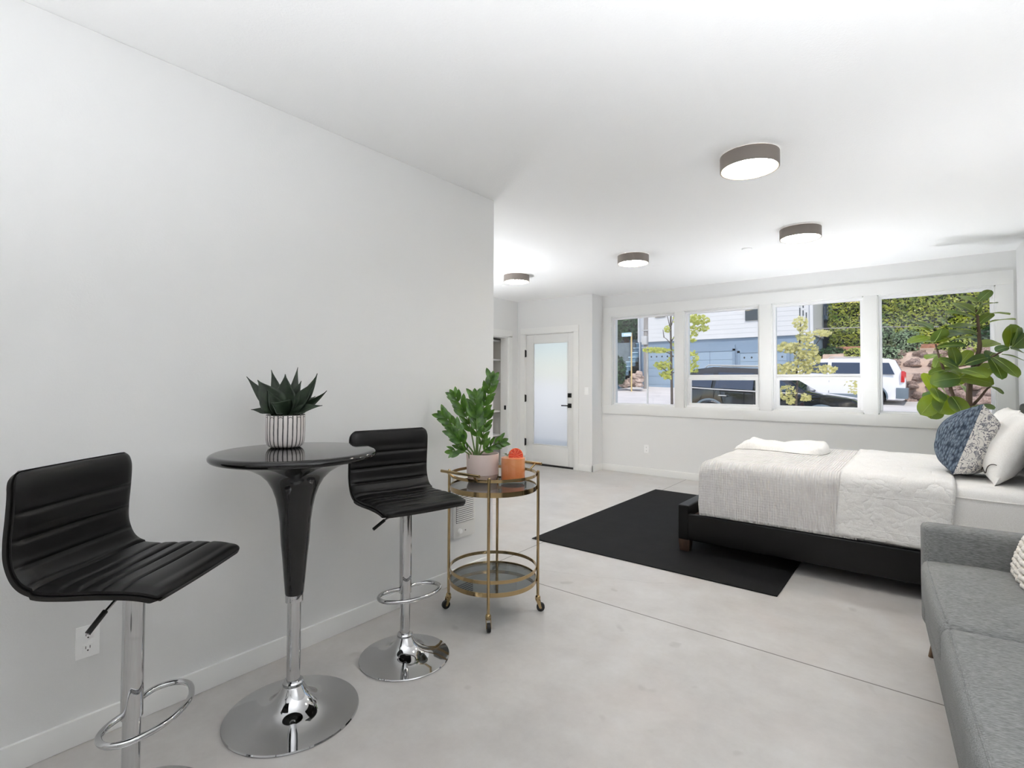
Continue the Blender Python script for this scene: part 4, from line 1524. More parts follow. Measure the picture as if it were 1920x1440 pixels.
for i, (bx, by, tx, ty, w, tilt, d0, d1) in enumerate(FL):
    B, T = fp(bx, by, d0), fp(tx, ty, d1)
    T.x = min(T.x, XR - FO.x - .012)
    B.x = min(B.x, XR - FO.x - .06)
    # upper face leans up and, by the tilt, towards the room or away from it
    n = Vector((-FW.x, -FW.y, 0)) * cos(radians(tilt)) + Vector((0, 0, 1)) * (sin(radians(tilt)) + .25)
    ax = (T - B)
    if ax.length < .10:
        T = B + ax.normalized() * .10
    wid = w * zf / max(.42, cos(radians(tilt))) * 1.4
    wid = min(wid, max((T - B).length, .1) * 1.25)
    fn, nu, nv = blade(B, T, wid, n, fig_shape, bow=.05, cup=.06, wave=.018, nu=16, nv=9, seed=i, drop=.04)
    lf = MB().grid(fn, nu, nv).build('leaf', MT['fig'], fig, ang=85)
    vn = MB()
    rib = [Vector(fn(k / 12, .5)) for k in range(13)]
    nn = (n - (T - B).normalized() * n.dot((T - B).normalized())).normalized()
    for s in (1, -1):
        vn.tube([p + nn * (.0012 * s) for p in rib[:-1]], [.0022 * (1 - k / 13) + .0004 for k in range(12)], 5)
    vn.build('midrib', MT['figvein'], lf, ang=80)
# ------------------------------------------------------------------ the street outside
MT['road'] = mat('pale sunlit asphalt', (214, 208, 203), .9, var=.08, vs=1.2, bump=.4, bs=40, bd=.01)
MT['facade'] = mat('white painted siding', (212, 213, 214), .7, var=.02, vs=1)
MT['bluewall'] = mat('blue grey painted siding', (128, 148, 168), .7, var=.03, vs=1.5)
MT['garage'] = mat('blue grey garage door paint', (146, 166, 184), .6)
MT['darkglass'] = mat('dark window glass', (34, 42, 52), .1, 0, spec=.7)
MT['pole'] = mat('weathered utility pole', (150, 146, 142), .9, var=.2, vs=6, stretch=(3, 3, .3))
MT['galv'] = mat('galvanised steel', (196, 196, 194), .5, .3)
MT['rock'] = mat('lava rock', (176, 152, 140), .95, var=.5, vs=5, bump=.8, bs=14, bd=.06)
MT['palerock'] = mat('pale rubble stone', (206, 184, 172), .95, var=.35, vs=6, bump=.6, bs=16, bd=.05)
MT['earth'] = mat('dry pinkish earth', (196, 172, 156), .95, var=.15, vs=3, bump=.4, bs=20, bd=.03)
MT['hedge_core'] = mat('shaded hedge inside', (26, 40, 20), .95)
MT['hedge'] = m_leaf('hedge leaf', (62, 104, 36), (196, 200, 70), (160, 180, 50), .25, vs=3.2)
MT['darkleaf'] = m_leaf('dark evergreen leaf', (24, 58, 34), (66, 106, 62), (60, 110, 40), .15, vs=3)
MT['greybush'] = m_leaf('silver green leaf', (98, 128, 92), (168, 188, 150), (140, 170, 90), .2, vs=6)
MT['limebush'] = m_leaf('lime green leaf', (146, 162, 72), (204, 208, 120), (190, 200, 80), .25, vs=6)
MT['maple'] = m_leaf('yellow green maple leaf', (150, 164, 62), (206, 204, 104), (190, 196, 60), .35, vs=8)
MT['palemaple'] = m_leaf('pale maple leaf', (186, 182, 110), (226, 220, 160), (214, 206, 120), .3, vs=8)
MT['carblack'] = mat('dark blue black car paint', (16, 20, 26), .08, 0, spec=.5, coat=.4)
MT['carwhite'] = mat('white car paint', (232, 232, 234), .18, 0, coat=.6)
MT['carglass'] = mat('tinted car glass', (26, 50, 76), .05, 0, spec=.5)
MT['cladding'] = mat('grey car cladding', (104, 118, 128), .5)
MT['tyre'] = mat('tyre rubber', (40, 41, 43), .8)
MT['alloy'] = mat('alloy wheel', (176, 178, 180), .3, .8)
MT['redlamp'] = mat('red tail lamp', (196, 34, 36), .2)
MT['amber'] = mat('amber side marker', (214, 96, 58), .25)
MT['riser'] = mat('shaded blue grey riser concrete', (104, 132, 150), .9, var=.1, vs=3)  # shade of the risers put into a darker colour than the treads
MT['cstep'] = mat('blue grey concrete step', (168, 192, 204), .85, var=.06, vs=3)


def street_z(x, y):
    b = .03 if y < 13 else .03 + (y - 13) * .060
    return b - .030 * (x + 3)


mb = MB().grid(lambda u, v: Vector((-34 + 52 * u, 7.6 + 20.4 * v, street_z(-34 + 52 * u, 7.6 + 20.4 * v))), 40, 40)
s = mb.build('street', MT['road'])
tag(s, 'pale sunlit street rising gently away from the windows', None, None, 'structure')

FYB = 27.0
bl = thing('garage_building', 'two storey building across the street, white above and blue grey below with garage doors', 'building', (0, 0, 0))
fx0, fx1 = atY(FYB, 1198, 690).x, atY(FYB, 1522, 640).x
zb = street_z(fx0, FYB) - .5
ztb = atY(FYB, 1256, 639.5).z
MB().box(fx0, fx1, FYB, FYB + 3.3, zb, ztb).build('lower_wall', MT['bluewall'], bl)
up = MB().box(fx0 - .02, fx1 + .05, FYB - .10, FYB + 3.3, ztb, 10.2)
for k in range(1, 30):
    up.box(fx0 - .02, fx1 + .05, FYB - .108, FYB - .10, ztb + k * .23, ztb + k * .23 + .012)
up.build('upper_wall', MT['facade'], bl)
for (pa, pb, pt, dots) in ((1216, 1279, 660, 6), (1291, 1374, 659, 0), (1388, 1476, 660.5, 6)):
    xa_, xb_ = atY(FYB, pa, 690).x, atY(FYB, pb, 690).x
    zt_ = atY(FYB, (pa + pb) / 2, pt).z
    z0_ = street_z((xa_ + xb_) / 2, FYB) - .3
    fr = MB().box(xa_ - .12, xa_, FYB - .06, FYB, z0_, zt_ + .1).box(xb_, xb_ + .12, FYB - .06, FYB, z0_, zt_ + .1).box(xa_ - .12, xb_ + .12, FYB - .06, FYB, zt_, zt_ + .30)
    fr.build('door_surround', MT['bluewall'], bl)
    g = MB()
    for k in range(5):
        h_ = (zt_ - z0_) / 5
        g.box(xa_, xb_, FYB - .03, FYB + .02, z0_ + k * h_ + .012, z0_ + (k + 1) * h_)
    gd = g.build('garage_door', MT['garage'], bl)
    for k in range(dots):
        c = xa_ + (xb_ - xa_) * (k + .6) / (dots + .2)
        zz_ = zt_ - .24
        MB().hexa([(c - .05, FYB - .036, zz_), (c, FYB - .036, zz_ - .06), (c - .05, FYB - .03, zz_), (c, FYB - .03, zz_ - .06), (c, FYB - .036, zz_ + .06), (c + .05, FYB - .036, zz_), (c, FYB - .03, zz_ + .06), (c + .05, FYB - .03, zz_)]).build('door_light', MT['darkglass'], gd)
    if not dots:
        MB().box((xa_ + xb_) / 2 - .02, (xa_ + xb_) / 2 + .02, FYB - .04, FYB - .02, z0_, zt_).build('centre_post', MT['bluewall'], gd)


def facade_box(name, m, p0, p1, y0, y1, parent, **k):
    a, b = atY(y1, *p0), atY(y1, *p1)
    return MB().box(min(a.x, b.x), max(a.x, b.x), y0, y1, min(a.z, b.z), max(a.z, b.z)).build(name, m, parent, **k)


facade_box('window', MT['darkglass'], (1398, 573), (1452, 598), FYB - .16, FYB - .08, bl)
facade_box('window', MT['darkglass'], (1229, 545), (1248, 594), FYB - .16, FYB - .08, bl)
for (px, a, b) in ((1500, 577, 595), (1506, 582, 592), (1512, 586, 605), (1500, 570, 574), (1506, 572, 577)):
    facade_box('vent_slot', MT['darkglass'], (px - 1, a), (px + 1, b), FYB - .12, FYB - .09, bl)
facade_box('corner_board', MT['facade'], (1519, 520), (1526, 646), FYB - .2, FYB - .04, bl)
facade_box('downpipe', MT['facade'], (1199.5, 560), (1201.5, 726), FYB - .12, FYB - .02, bl)

nb = thing('neighbour_house', 'blue grey house with a small deck set back right of the white building', 'house', (0, 0, 0))
facade_box('wall', mat('blue grey clapboard', (150, 168, 184), .7), (1508, 500), (1561, 602), 31.6, 32.5, nb)
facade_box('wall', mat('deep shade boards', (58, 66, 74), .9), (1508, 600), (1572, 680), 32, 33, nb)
facade_box('roof_edge', MT['facade'], (1527, 560), (1553, 567), 31.0, 31.4, nb)
facade_box('deck_floor', MT['garage'], (1524, 596), (1553, 601), 30.6, 31.5, nb)
for p in (1530, 1538, 1546, 1551):
    facade_box('baluster', MT['facade'], (p, 575), (p + 1.5, 597), 30.7, 30.8, nb)
facade_box('window', MT['darkglass'], (1530, 568), (1537, 588), 31.4, 31.52, nb)

# utility pole, street sign, steel post
pl = thing('utility_pole', 'weathered grey utility pole with a metal box, in front of the white building', 'pole', (0, 0, 0))
q = atY(25.6, 1211.3, 726)
MB().tube([(q.x, q.y, street_z(q.x, q.y) - .1), (q.x, q.y, 10)], [.13, .10], 14).build('pole_shaft', MT['pole'], pl)
z0_, z1_ = atY(25.4, 1211, 646).z, atY(25.4, 1211, 630).z
MB().box(q.x - .13, q.x + .13, q.y - .26, q.y - .08, z0_, z1_).build('meter_box', MT['galv'], pl, bevel=.01)
for pz in (620, 652):
    z = atY(25.4, 1211, pz).z
    MB().box(q.x - .18, q.x + .20, q.y - .15, q.y - .10, z, z + .05).build('bracket', MT['galv'], pl)
po = thing('steel_post', 'thin pale steel post on the sidewalk, left of the young maple', 'post', (0, 0, 0))
q = atY(11.6, 1214.2, 740)
MB().tube([(q.x, q.y, street_z(q.x, q.y) - .02), (q.x, q.y, atY(11.6, 1214, 652).z)], .0195, 12).build('post_shaft', MT['galv'], po)
MB().tube([(q.x, q.y, atY(11.6, 1214, 652).z), (q.x, q.y, atY(11.6, 1214, 651).z + .01)], .024, 12).build('post_cap', MT['galv'], po)
sg = thing('street_sign', 'pale blue street name sign on a yellowish post by the stone steps', 'sign', (0, 0, 0))
q = atY(23.6, 1184, 690)
MB().tube([(q.x, q.y, street_z(q.x, q.y) - .05), (q.x, q.y, atY(23.6, 1184, 624).z)], .036, 10).build('sign_post', mat('yellowed wood', (206, 182, 128), .7), sg)
pla = facade_box('sign_plate', mat('pale blue sign', (176, 210, 232), .4), (1166, 624.5), (1184, 630.5), 23.54, 23.56, sg)
for k in range(5):
    a = 1170.5 + 2.6 * k
    facade_box('lettering', mat('white sign letter', (246, 248, 250), .4) if k == 0 else bpy.data.materials['white sign letter'], (a, 625.8), (a + 1.1, 629.3), 23.53, 23.541, pla)

# stone steps and low wall
st = thing('concrete_steps', 'blue grey concrete steps climbing left of the white building', 'steps', (0, 0, 0))
for k in range(9):
    yy = 24.6 + .42 * k
    a = atY(yy, 1156 + 4.6 * k, 712 - 8.6 * k)
    b = atY(yy, 1199 + .6 * k, 712 - 8.6 * k)
    b.x = min(b.x, fx0 - .10)
    sp_ = MB().box(a.x, b.x, yy + .05, yy + 1.6, a.z - .9, a.z - .05).build('step', MT['riser'], st)
    MB().box(a.x - .03, b.x, yy, yy + 1.6, a.z - .05, a.z).build('tread', MT['cstep'], sp_)
wl = facade_box('retaining_wall', mat('grey block wall', (112, 124, 130), .9, var=.15, vs=5), (1140, 646), (1199, 720), 29.5, 30.2, None)
tag(wl, 'grey block wall behind the concrete steps', 'wall')
hs = thing('shaded_house', 'dark shaded house behind trees at the far left', 'house', (0, 0, 0))
facade_box('wall', mat('dark shaded siding', (66, 84, 96), .9), (1120, 600), (1202, 700), 35, 36, hs)
facade_box('window', MT['darkglass'], (1163, 633), (1169, 647), 34.9, 35.02, hs)
facade_box('window', MT['darkglass'], (1172, 633), (1178, 647), 34.9, 35.02, hs)


# ---- leafy masses
def leaves(mb, pts, size, jit=.35, up=.3, rnd=R):
    for (p, n) in pts:
        s = size * rnd.uniform(1 - jit, 1 + jit)
        n = (Vector(n) + Vector((rnd.uniform(-.8, .8), rnd.uniform(-.8, .8), rnd.uniform(-.5, .9) + up))).normalized()
        a = n.orthogonal().normalized()
        a = (Matrix.Rotation(rnd.uniform(0, 6.28), 3, n) @ a)
        b = n.cross(a)
        p = Vector(p)
        mb.add([p - a * s * .5, p + b * s * .3 + n * s * .06, p + a * s * .55, p - b * s * .3 + n * s * .06], [(0, 1, 2, 3)])


def bush(name, label, c, r, m, n, size, sc=(1, 1, 1), cat='bush', group=None, core=.86, parent=None):
    mb = MB()
    pts = []
    for k in range(n):
        d = Vector((R.gauss(0, 1), R.gauss(0, 1), R.gauss(0, 1))).normalized()
        kk = 1 + .16 * noise.noise(d * 2.2 + Vector(c)) + R.uniform(-.10, .06)
        p = Vector(c) + Vector((d.x * sc[0], d.y * sc[1], d.z * sc[2])) * r * kk
        pts.append((p, d))
    leaves(mb, pts, size)
    o = mb.build('foliage' if parent else name, m, parent, ang=180)
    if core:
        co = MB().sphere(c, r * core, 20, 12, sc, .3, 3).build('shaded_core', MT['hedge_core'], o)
    if not parent:
        tag(o, label, cat, group)
    return o


def px_r(y, c, rpx):
    p = atY(y, *c)
    return p, rpx * (p - EYE).dot(FW) / F_PX


# clipped hedge
hx0, hx1, hy, hz0, hz1 = atY(29.5, 1556, 600).x, 5.0, 29.5, 2.95, 7.6
mb = MB()
pts = []
for k in range(17000):
    x, z = R.uniform(hx0, hx1), R.uniform(hz0, hz1)
    pts.append(((x, hy + R.uniform(-.16, .10) + .12 * noise.noise(Vector((x, z, 0)) * 1.4), z), (0, -1, .25)))
for k in range(900):
    pts.append(((hx0 + R.uniform(-.12, .1), hy + R.uniform(0, .9), R.uniform(hz0, hz1)), (-1, -.2, .2)))
leaves(mb, pts, .115)
hg = mb.build('hedge', MT['hedge'], None, ang=180)
tag(hg, 'tall clipped yellow green hedge on the bank behind the white car', 'hedge')
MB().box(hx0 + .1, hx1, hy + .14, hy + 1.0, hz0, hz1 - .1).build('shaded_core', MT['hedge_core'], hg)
ed_ = MB().box(hx0 + .2, hx1, hy - .42, hy - .24, 2.72, 3.10).build('brick_edging', mat('weathered brick', (176, 128, 106), .9, var=.3, vs=9))
tag(ed_, 'low brick edging along the foot of the tall hedge', 'edging')

# bank: rock walls with earth ledges
bx0, bx1 = -3.6, 6.0
mb = MB().prism([(24.9, .2), (25.4, .55), (25.8, 1.72), (27.1, 2.06), (27.5, 2.66), (29.3, 2.96), (31, 3.0), (31, .2)], bx0, bx1, 'yz')
bk_ = mb.build('hillside', MT['earth'])
tag(bk_, 'terraced earth bank under the rocks and hedge', None, None, 'structure')


def rock_proto(seed):
    mb = MB()

    def fn(u, v):
        a, b = 2 * pi * u, pi * (v - .5)
        d = Vector((cos(a) * cos(b), sin(a) * cos(b), sin(b)))
        q = d * 1.3 + Vector((seed * 3.7, seed * 1.9, seed))
        k = 1 + .42 * noise.noise(q) + .25 * noise.noise(q * 2.6) + .12 * noise.noise(q * 6)
        return Vector((d.x * 1.25, d.y, d.z * .72)) * k
    return mb.grid(fn, 22, 14, wrap_u=True)


protos = []


def rock(p, s, rz, m, name, label, group, cat='rock'):
    k = len(protos)
    key = (m.name, R.randrange(4))
    hit = [o for kk, o in protos if kk == key]
    if hit:
        o = hit[0].copy()
        COL.objects.link(o)
        o.name = name
    else:
        o = rock_proto(key[1] + (7 if m is MT['rock'] else 0)).build(name, m, None, ang=50)
        protos.append((key, o))
    o.location = p
    o.scale = (s * R.uniform(.85, 1.2), s * R.uniform(.8, 1.1), s * R.uniform(.8, 1.15))
    o.rotation_euler = (R.uniform(-.2, .2), R.uniform(-.2, .2), rz)
    tag(o, label, cat, group)
    return o


for (ya, yb, za, zb_, rows, s0, gl, lb) in ((25.15, 25.75, .62, 1.62, 4, .29, 'rocks of the lower bank wall', 'brown lava rock in the lower rock wall of the bank'),
                                           (27.15, 27.5, 2.20, 2.62, 2, .24, 'rocks of the upper bank wall', 'brown lava rock in the upper rock wall of the bank')):
    for i in range(rows):
        t = i / max(1, rows - 1)
        x = -.4 + .25 * (i % 2) if rows == 4 else -.9 + .2 * i
        while x < 4.2:
            rock((x, ya + (yb - ya) * t + R.uniform(-.08, .08), za + (zb_ - za) * t + R.uniform(-.06, .06)), s0 * R.uniform(.7, 1.15), R.uniform(0, 6), MT['rock'], 'lava_rock', lb, gl)
            x += R.uniform(.58, .8)
for k in range(30):
    px_, py_ = 1166 + 34 * R.random(), 0
    py_ = 722 - (px_ - 1166) * .75 * R.random()
    rock(atY(24.2 + R.uniform(-.3, .3), px_, py_), R.uniform(.11, .19), R.uniform(0, 6), MT['palerock'], 'rubble_stone', 'pale rubble stone heaped beside the concrete steps', 'rubble stones beside the steps')

for (nm, lab, y, c, rp, m, n, size, sc) in (
        ('round_bush', 'round silver green bush below the hedge, seen in the rightmost window', 28.2, (1700, 640), 23, 'greybush', 1100, .10, (1, 1, .95)),
        ('spreading_bush', 'low spreading grey green bush above the white car roof', 27.6, (1662, 664), 24, 'greybush', 900, .10, (1.3, 1, .7)),
        ('leafy_bush', 'silvery bush at the left side of the rightmost window', 28.8, (1655, 628), 18, 'greybush', 700, .11, (1, 1, 1.1)),
        ('lime_bush', 'bright lime green bush on the bank behind the fig', 27.8, (1795, 655), 26, 'limebush', 1100, .10, (1.2, 1, .8)),
        ('lime_bush', 'lime green bush lower on the bank, left of the fig trunk', 26.6, (1768, 690), 17, 'limebush', 600, .10, (1, 1, .9)),
        ('lime_bush', 'small lime green bush between hedge and white car roof', 27.6, (1603, 664), 14, 'limebush', 500, .10, (1.2, 1, .8)),
        ('dark_bush', 'dark green bush at the left foot of the hedge', 28.2, (1560, 664), 18, 'darkleaf', 700, .12, (1.3, 1, .8)),
        ('dark_bush', 'dark green bush left of the concrete steps', 23.6, (1157, 694), 17, 'darkleaf', 700, .14, (.9, 1, 1.6)),
        ('dark_bush', 'dark green bush at the right edge of the bank', 28.6, (1855, 640), 24, 'darkleaf', 800, .12, (1, 1, 1.2))):
    p, r_ = px_r(y, c, rp)
    bush(nm, lab, p, r_, MT[m], n, size, sc)
tr = thing('evergreen_tree', 'dark evergreen tree filling the upper left of the leftmost window', 'tree', (0, 0, 0))
p, r_ = px_r(30.5, (1172, 590), 40)
bush('foliage', '', p, r_, MT['darkleaf'], 3600, .26, (1.1, 1, 1.15), parent=tr)
p2 = atY(30.5, 1175, 660)
MB().tube([(p2.x, p2.y, 1.2), (p2.x, p2.y, p.z)], [.22, .15], 12).build('trunk', MT['bark'], tr)


# ---- young street maples
def maple(name, label, y, trunk, rs, twigs, clusters, m, size):
    root = thing(name, label, 'tree', (0, 0, 0))
    P = [atY(y, *c) for c in trunk]
    b = P[0].copy()
    b.z = street_z(b.x, y) - .02
    SP = smooth_path([b] + P, 8)
    MB().tube(SP, [rs[0] + (rs[1] - rs[0]) * k / (len(SP) - 1) for k in range(len(SP))], 10).build('trunk', mat('young tree bark', (88, 80, 74), .9, var=.3, vs=12) if 'young tree bark' not in bpy.data.materials else bpy.data.materials['young tree bark'], root)
    tw_ = MB()
    for t in twigs:
        tp = smooth_path([atY(y + dz, px, py) for (px, py, dz) in t], 5)
        tw_.tube(tp, [.013 - .008 * k / len(tp) for k in range(len(tp))], 6)
    tw_.build('branches', bpy.data.materials['young tree bark'], root)
    lf = MB()
    for (px, py, rx, ry, n) in clusters:
        for k in range(int(n * 1.7)):
            a, q = R.uniform(0, 2 * pi), sqrt(R.random())
            dy = R.uniform(-.35, .35)
            p = atY(y + dy, px + rx * q * cos(a), py + ry * q * sin(a))
            # a lobed leaf: five pointed fan hanging from its stalk
            n_ = Vector((R.uniform(-.6, .6), -1 + R.uniform(-.5, .9), R.uniform(-.2, 1.2))).normalized()
            u = (Vector((R.uniform(-.7, .7), R.uniform(-.3, .3), -1)))
            u = (u - n_ * u.dot(n_)).normalized()
            w = n_.cross(u)
            s = size * R.uniform(.7, 1.2)
            ring = []
            for j in range(11):
                th = radians(-125 + 25 * j)
                rr = s * (.62 if j % 2 == 0 else .36) * (1 - .25 * abs(j - 5) / 5)
                ring.append(p + u * (cos(th) * rr) + w * (sin(th) * rr) + n_ * (.04 * s * (j % 2)))
            lf.add([p] + ring, [(0, j + 1, j + 2) for j in range(10)])
    tag(lf.build('leaves', m, root, ang=180), kind='stuff')
    return root


maple('street_tree', 'young maple with a dark slim trunk and yellow green leaves, in the leftmost window', 11.6,
      [(1260, 762), (1259.5, 720), (1258.5, 670), (1258, 640), (1257.5, 615), (1258, 585), (1259, 555)], (.034, .016),
      [[(1258, 645, 0), (1250, 636, .1), (1244, 632, .1)], [(1245, 633, .1), (1243, 618, .1)], [(1258, 620, 0), (1253, 600, .1), (1250, 585, .1)], [(1258, 664, 0), (1240, 657, -.1), (1212, 655, -.2)],
       [(1259, 703, 0), (1247, 694, -.1), (1232, 684, -.1)], [(1259, 640, 0), (1280, 610, .1), (1310, 600, .2)], [(1259, 700, 0), (1285, 690, .1), (1302, 680, .1)], [(1259, 610, 0), (1264, 590, .1)]],
      [(1230, 656, 26, 5, 70), (1240, 684, 14, 8, 42), (1247, 702, 12, 7, 36), (1252, 616, 6, 6, 16), (1256, 690, 6, 20, 24), (1310, 598, 20, 10, 80), (1300, 625, 9, 16, 36), (1318, 615, 12, 5, 22), (1299, 678, 12, 22, 60), (1275, 640, 16, 30, 40), (1278, 600, 16, 14, 40)],
      MT['maple'], .085)
maple('street_tree', 'young pale leafed tree standing in front of the black car', 11.9,
      [(1493, 766), (1493.5, 740), (1495, 715), (1494, 690), (1498, 660), (1500, 630), (1501, 605)], (.026, .010),
      [[(1494, 722, 0), (1485, 716, -.1), (1472, 711, -.1)], [(1494, 700, 0), (1475, 690, .1), (1462, 682, .1)], [(1496, 680, 0), (1515, 665, .1), (1545, 625, .2)], [(1497, 668, 0), (1478, 655, .1), (1465, 650, .1)], [(1494, 735, 0), (1505, 738, -.1), (1515, 742, -.1)]],
      [(1501, 606, 14, 14, 46), (1510, 632, 16, 12, 46), (1542, 624, 18, 6, 36), (1478, 650, 24, 10, 80), (1508, 655, 26, 14, 90), (1515, 672, 26, 12, 70), (1495, 690, 30, 14, 110), (1462, 694, 12, 12, 40), (1545, 692, 26, 8, 40), (1476, 735, 16, 14, 40), (1510, 744, 10, 7, 24), (1482, 752, 10, 5, 14), (1600, 720, 16, 18, 18)],
      MT['palemaple'], .08)


# ---- parked cars; local frame: +x ahead, z up, wheels on z = 0
def taper_prism(mb, outline, hw, seglim=.25):
    n = len(outline)
    vs = [(x, -hw(z), z) for x, z in outline] + [(x, hw(z), z) for x, z in outline]
    fs = [tuple(range(n)), tuple(reversed(range(n, 2 * n)))]
    fs += [(i, n + i, n + (i + 1) % n, (i + 1) % n) for i in range(n)]
    return mb.add(vs, fs)


def arch(cx, r, z0):
    a0 = math.asin(max(-1, min(1, (z0 - .36) / r)))
    return [(cx + r * cos(pi - a0 - (pi - 2 * a0) * k / 10), .36 + r * sin(pi - a0 - (pi - 2 * a0) * k / 10)) for k in range(11)]


def car(name, label, dims, paint, clad, windows, top, tail_lamp, rails, chrome_belt, bump_z=.62):
    root = thing(name, label, 'car', (0, 0, 0))
    Lr, Lf, W, wb_r, wb_f, belt = dims
    hw = lambda z: W / 2 - (.02 if z < .55 else 0) - max(0, z - belt) * .34
    z0 = .28
    out = [(Lr + .05, z0)] + arch(wb_r, .41, z0) + arch(wb_f, .41, z0) + [(Lf - .08, z0)] + top
    taper_prism(MB(), out, hw).build('body', paint, root, ang=35, bevel=.035, seg=3)
    lo = MB()
    for s in (-1, 1):
        for c in (wb_r, wb_f):
            a0 = radians(-8)
            pts = [(c + .435 * cos(t), s * (W / 2 + .004), .36 + .435 * sin(t)) for t in [pi - a0 - (pi - 2 * a0) * k / 16 for k in range(17)]]
            lo.tube(pts, .032, 8)
        lo.box(wb_r + .43, wb_f - .43, s * (W / 2) - .02, s * (W / 2) + .016, z0 - .02, z0 + .16)
    lo.box(Lr - .04, Lr + .30, -W / 2 - .012, W / 2 + .012, .34, bump_z)
    lo.box(Lf - .12, Lf + .05, -W / 2 + .05, W / 2 - .05, .30, .62)
    lo.build('cladding', clad, root, bevel=.015)
    for c in (wb_r, wb_f):
        for s in (-1, 1):
            w = MB().tube([(c, s * (W / 2 - .23), .36), (c, s * (W / 2 - .20), .36), (c, s * (W / 2 - .04), .36), (c, s * (W / 2 - .015), .36)], [.34, .36, .36, .335], 36).build('wheel', MT['tyre'], root)
            MB().tube([(c, s * (W / 2 - .05), .36), (c, s * (W / 2 - .008), .36)], [.24, .215], 24).build('rim', MT['alloy'], w)
    for poly in windows:
        for s in (-1, 1):
            n = len(poly)
            vs = [(x, s * (hw(z) + .007), z) for x, z in poly] + [(x, s * (hw(z) - .02), z) for x, z in poly]
            fs = [tuple(range(n)), tuple(reversed(range(n, 2 * n)))] + [(i, n + i, n + (i + 1) % n, (i + 1) % n) for i in range(n)]
            MB().add(vs, fs).build('side_window', MT['carglass'], root)
    # windscreen and rear window lie on the slopes of the outline
    for (a, b, nm) in (tail_lamp['screen'] + ('windscreen',), tail_lamp['rear'] + ('rear_window',)):
        d = Vector((b[0] - a[0], 0, b[1] - a[1]))
        nrm = Vector((d.z, 0, -d.x)).normalized() * .008
        if (nm == 'windscreen') != (nrm.x > 0):
            nrm = -nrm
        q = []
        for (t, ins) in ((.06, .06), (.94, .06)):
            p = Vector((a[0], 0, a[1])) + d * t + nrm
            q += [p + Vector((0, -hw(p.z) + ins, 0)), p + Vector((0, hw(p.z) - ins, 0))]
        MB().add([q[0], q[1], q[3], q[2]] + [v - nrm * 2 for v in (q[0], q[1], q[3], q[2])], [(0, 1, 2, 3), (7, 6, 5, 4), (0, 4, 5, 1), (1, 5, 6, 2), (2, 6, 7, 3), (3, 7, 4, 0)]).build(nm, MT['carglass'], root)
    for s in (-1, 1):
        if rails:
            (xa_, xb_, zr_) = rails
            y_ = s * (hw(zr_) - .10)
            m_ = MB().tube([(xa_, y_, zr_ - .02), (xa_ + .08, y_, zr_ + .05), (xb_ - .08, y_, zr_ + .05), (xb_, y_, zr_ - .02)], .017, 8)
            m_.build('roof_rail', MT['galv'], root)
        (lx, la, lb_) = tail_lamp['lamp']
        MB().box(lx - .03, lx + .08, s * (W / 2 - .16) if s > 0 else -W / 2 - .006, W / 2 + .006 if s > 0 else -(W / 2 - .16), la, lb_).build('tail_lamp', MT['redlamp'], root, bevel=.02)
        MB().box(Lf - .22, Lf - .02, s * W / 2 - .12 * (s > 0) - .0, s * W / 2 + .12 * (s < 0), .66, .84).build('head_lamp', MT['alloy'], root, bevel=.03)
        MB().tube([(Lf - .30, s * (W / 2 - .01), .67), (Lf - .30, s * (W / 2 + .014), .67)], .05, 14).build('side_marker', MT['amber'], root)
        for hx in tail_lamp['handles']:
            MB().tube([(hx - .10, s * (W / 2 + .002), belt - .17), (hx - .08, s * (W / 2 + .03), belt - .165), (hx + .08, s * (W / 2 + .03), belt - .165), (hx + .10, s * (W / 2 + .002), belt - .17)], .014, 8).build('door_handle', MT['galv'] if chrome_belt else paint, root)
        mx = tail_lamp['mirror']
        MB().sphere((mx, s * (W / 2 + .09), belt + .06), .11, 14, 8, (.55, 1, .8)).build('wing_mirror', paint, root)
        if chrome_belt:
            MB().tube([(x, s * (hw(belt) + .008), z) for x, z in chrome_belt], .018, 8).build('belt_trim', MT['galv'], root)
        for jx in tail_lamp['seams']:
            MB().box(jx - .005, jx + .005, s * W / 2 - .01, s * W / 2 + .004, .46, belt - .03).build('door_seam', MT['slot'], root)
    return root


c1 = car('dark_suv', 'dark blue black SUV parked just outside the middle windows', (-2.26, 2.28, 1.82, -1.32, 1.36, 1.08), MT['carblack'], MT['cladding'],
         [[(-1.98, 1.14), (-1.30, 1.11), (-1.26, 1.50), (-1.62, 1.50)], [(-1.20, 1.11), (-.22, 1.10), (-.22, 1.54), (-1.14, 1.54)], [(-.14, 1.10), (.92, 1.09), (.20, 1.50), (-.14, 1.54)]],
         [(2.24, .50), (2.20, .84), (1.95, .98), (1.30, 1.06), (1.02, 1.10), (.26, 1.58), (-.10, 1.67), (-1.30, 1.69), (-1.86, 1.60), (-2.14, 1.12), (-2.26, .95), (-2.26, .45)],
         {'screen': ((1.02, 1.10), (.26, 1.58)), 'rear': ((-1.86, 1.60), (-2.14, 1.12)), 'lamp': (-2.24, .86, 1.06), 'handles': (-.98, .05), 'mirror': .78, 'seams': (-.18, .98, -1.22)},
         (-1.55, .05, 1.69), [(-2.0, 1.10), (-1.2, 1.075), (0, 1.065), (.98, 1.06)])
cx_ = atY(14.6, 1458, 740).x
c1.location = (cx_ - .40, 15.45, street_z(cx_, 15.4) - .10)
c1.rotation_euler = (0, radians(2.0), 0)
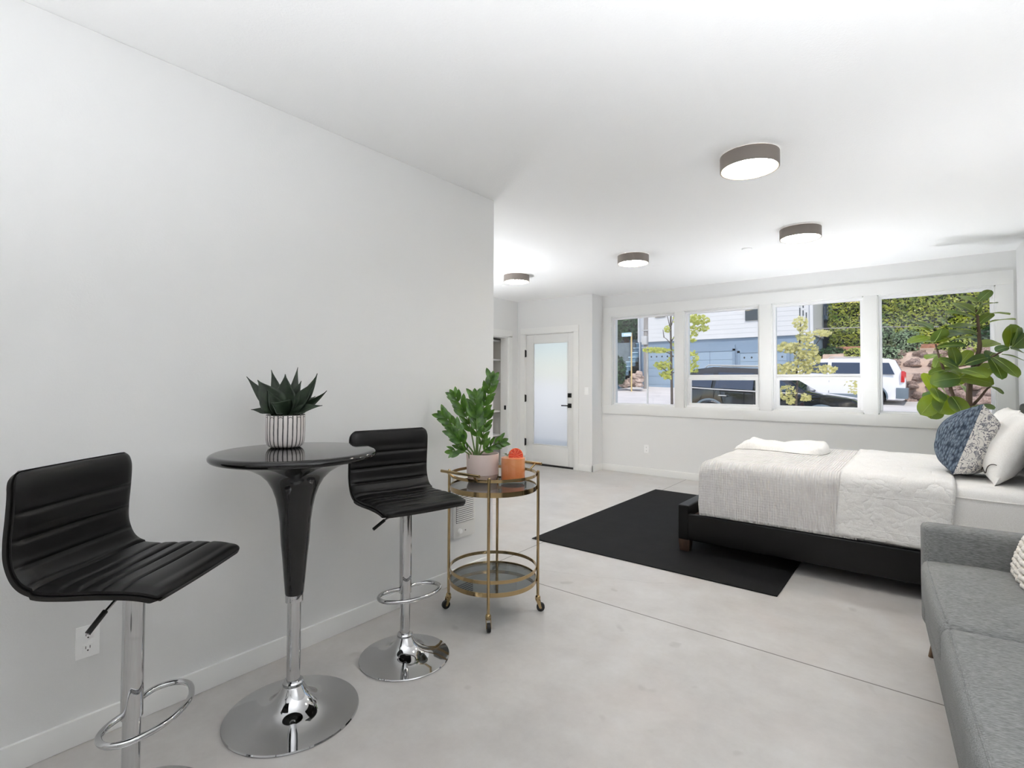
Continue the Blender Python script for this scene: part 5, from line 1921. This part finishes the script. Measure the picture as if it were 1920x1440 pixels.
c2 = car('white_suv', 'white SUV with grey bumper parked across the street below the rocks', (-2.45, 2.45, 1.86, -1.46, 1.44, 1.16), MT['carwhite'], MT['cladding'],
         [[(-2.10, 1.20), (-1.22, 1.20), (-1.20, 1.62), (-1.92, 1.62)], [(-1.06, 1.20), (-.14, 1.20), (-.14, 1.62), (-1.04, 1.62)], [(-.02, 1.20), (.98, 1.20), (.40, 1.60), (-.02, 1.62)]],
         [(2.44, .50), (2.42, .95), (2.30, 1.06), (1.30, 1.14), (1.10, 1.18), (.40, 1.70), (.20, 1.76), (-1.90, 1.78), (-2.10, 1.72), (-2.36, 1.18), (-2.42, 1.0), (-2.42, .45)],
         {'screen': ((1.10, 1.18), (.40, 1.70)), 'rear': ((-2.10, 1.72), (-2.36, 1.18)), 'lamp': (-2.36, .92, 1.32), 'handles': (-.98, .12), 'mirror': .85, 'seams': (-.08, 1.0, -1.14)},
         (-1.75, .0, 1.78), None, .72)
xr = atY(23.6, 1698, 720).x
c2.location = (xr - 2.43, 24.0, street_z(xr - 2.4, 24.0) - .14)
c2.rotation_euler = (0, radians(-1.6), pi)
cb = MB().tube([atY(26, 1530, 616.5), atY(26, 1640, 613), atY(26, 1760, 612.5)], .018, 6).build('overhead_cable', MT['pole'])
tag(cb, 'thin grey cable strung across in front of the hedge', 'cable')
# ------------------------------------------------------------------ light
w = bpy.data.worlds.new('sky')
SC.world = w
w.use_nodes = True
nt = w.node_tree
bg = nt.nodes['Background']
sk = nt.nodes.new('ShaderNodeTexSky')
sk.sky_type = 'NISHITA'
sk.sun_disc = False
sk.sun_elevation = radians(52)
sk.sun_rotation = radians(200)
nt.links.new(sk.outputs[0], bg.inputs['Color'])
bg.inputs['Strength'].default_value = .20
sd_ = bpy.data.lights.new('sun', 'SUN')
sd_.energy = 2.6
sd_.angle = radians(.6)
sd_.color = (1.0, .94, .86)
so = bpy.data.objects.new('sun', sd_)
COL.objects.link(so)
sdir = Vector((.42, -.62, .92)).normalized()     # towards the sun: behind the house, to the right
so.rotation_euler = sdir.to_track_quat('Z', 'Y').to_euler()
so.location = (6, -4, 14)

SC.view_settings.view_transform = 'Standard'
SC.view_settings.look = 'None'
SC.view_settings.gamma = 1.0
SC.view_settings.exposure = 0.10
SC.view_settings.use_curve_mapping = False
SC.cycles.max_bounces = 14
SC.cycles.diffuse_bounces = 8
SC.cycles.glossy_bounces = 6
SC.cycles.transmission_bounces = 8
SC.cycles.transparent_max_bounces = 12
SC.cycles.sample_clamp_indirect = 8
SC.cycles.caustics_reflective = False
SC.cycles.caustics_refractive = False
SC.cycles.use_denoising = True
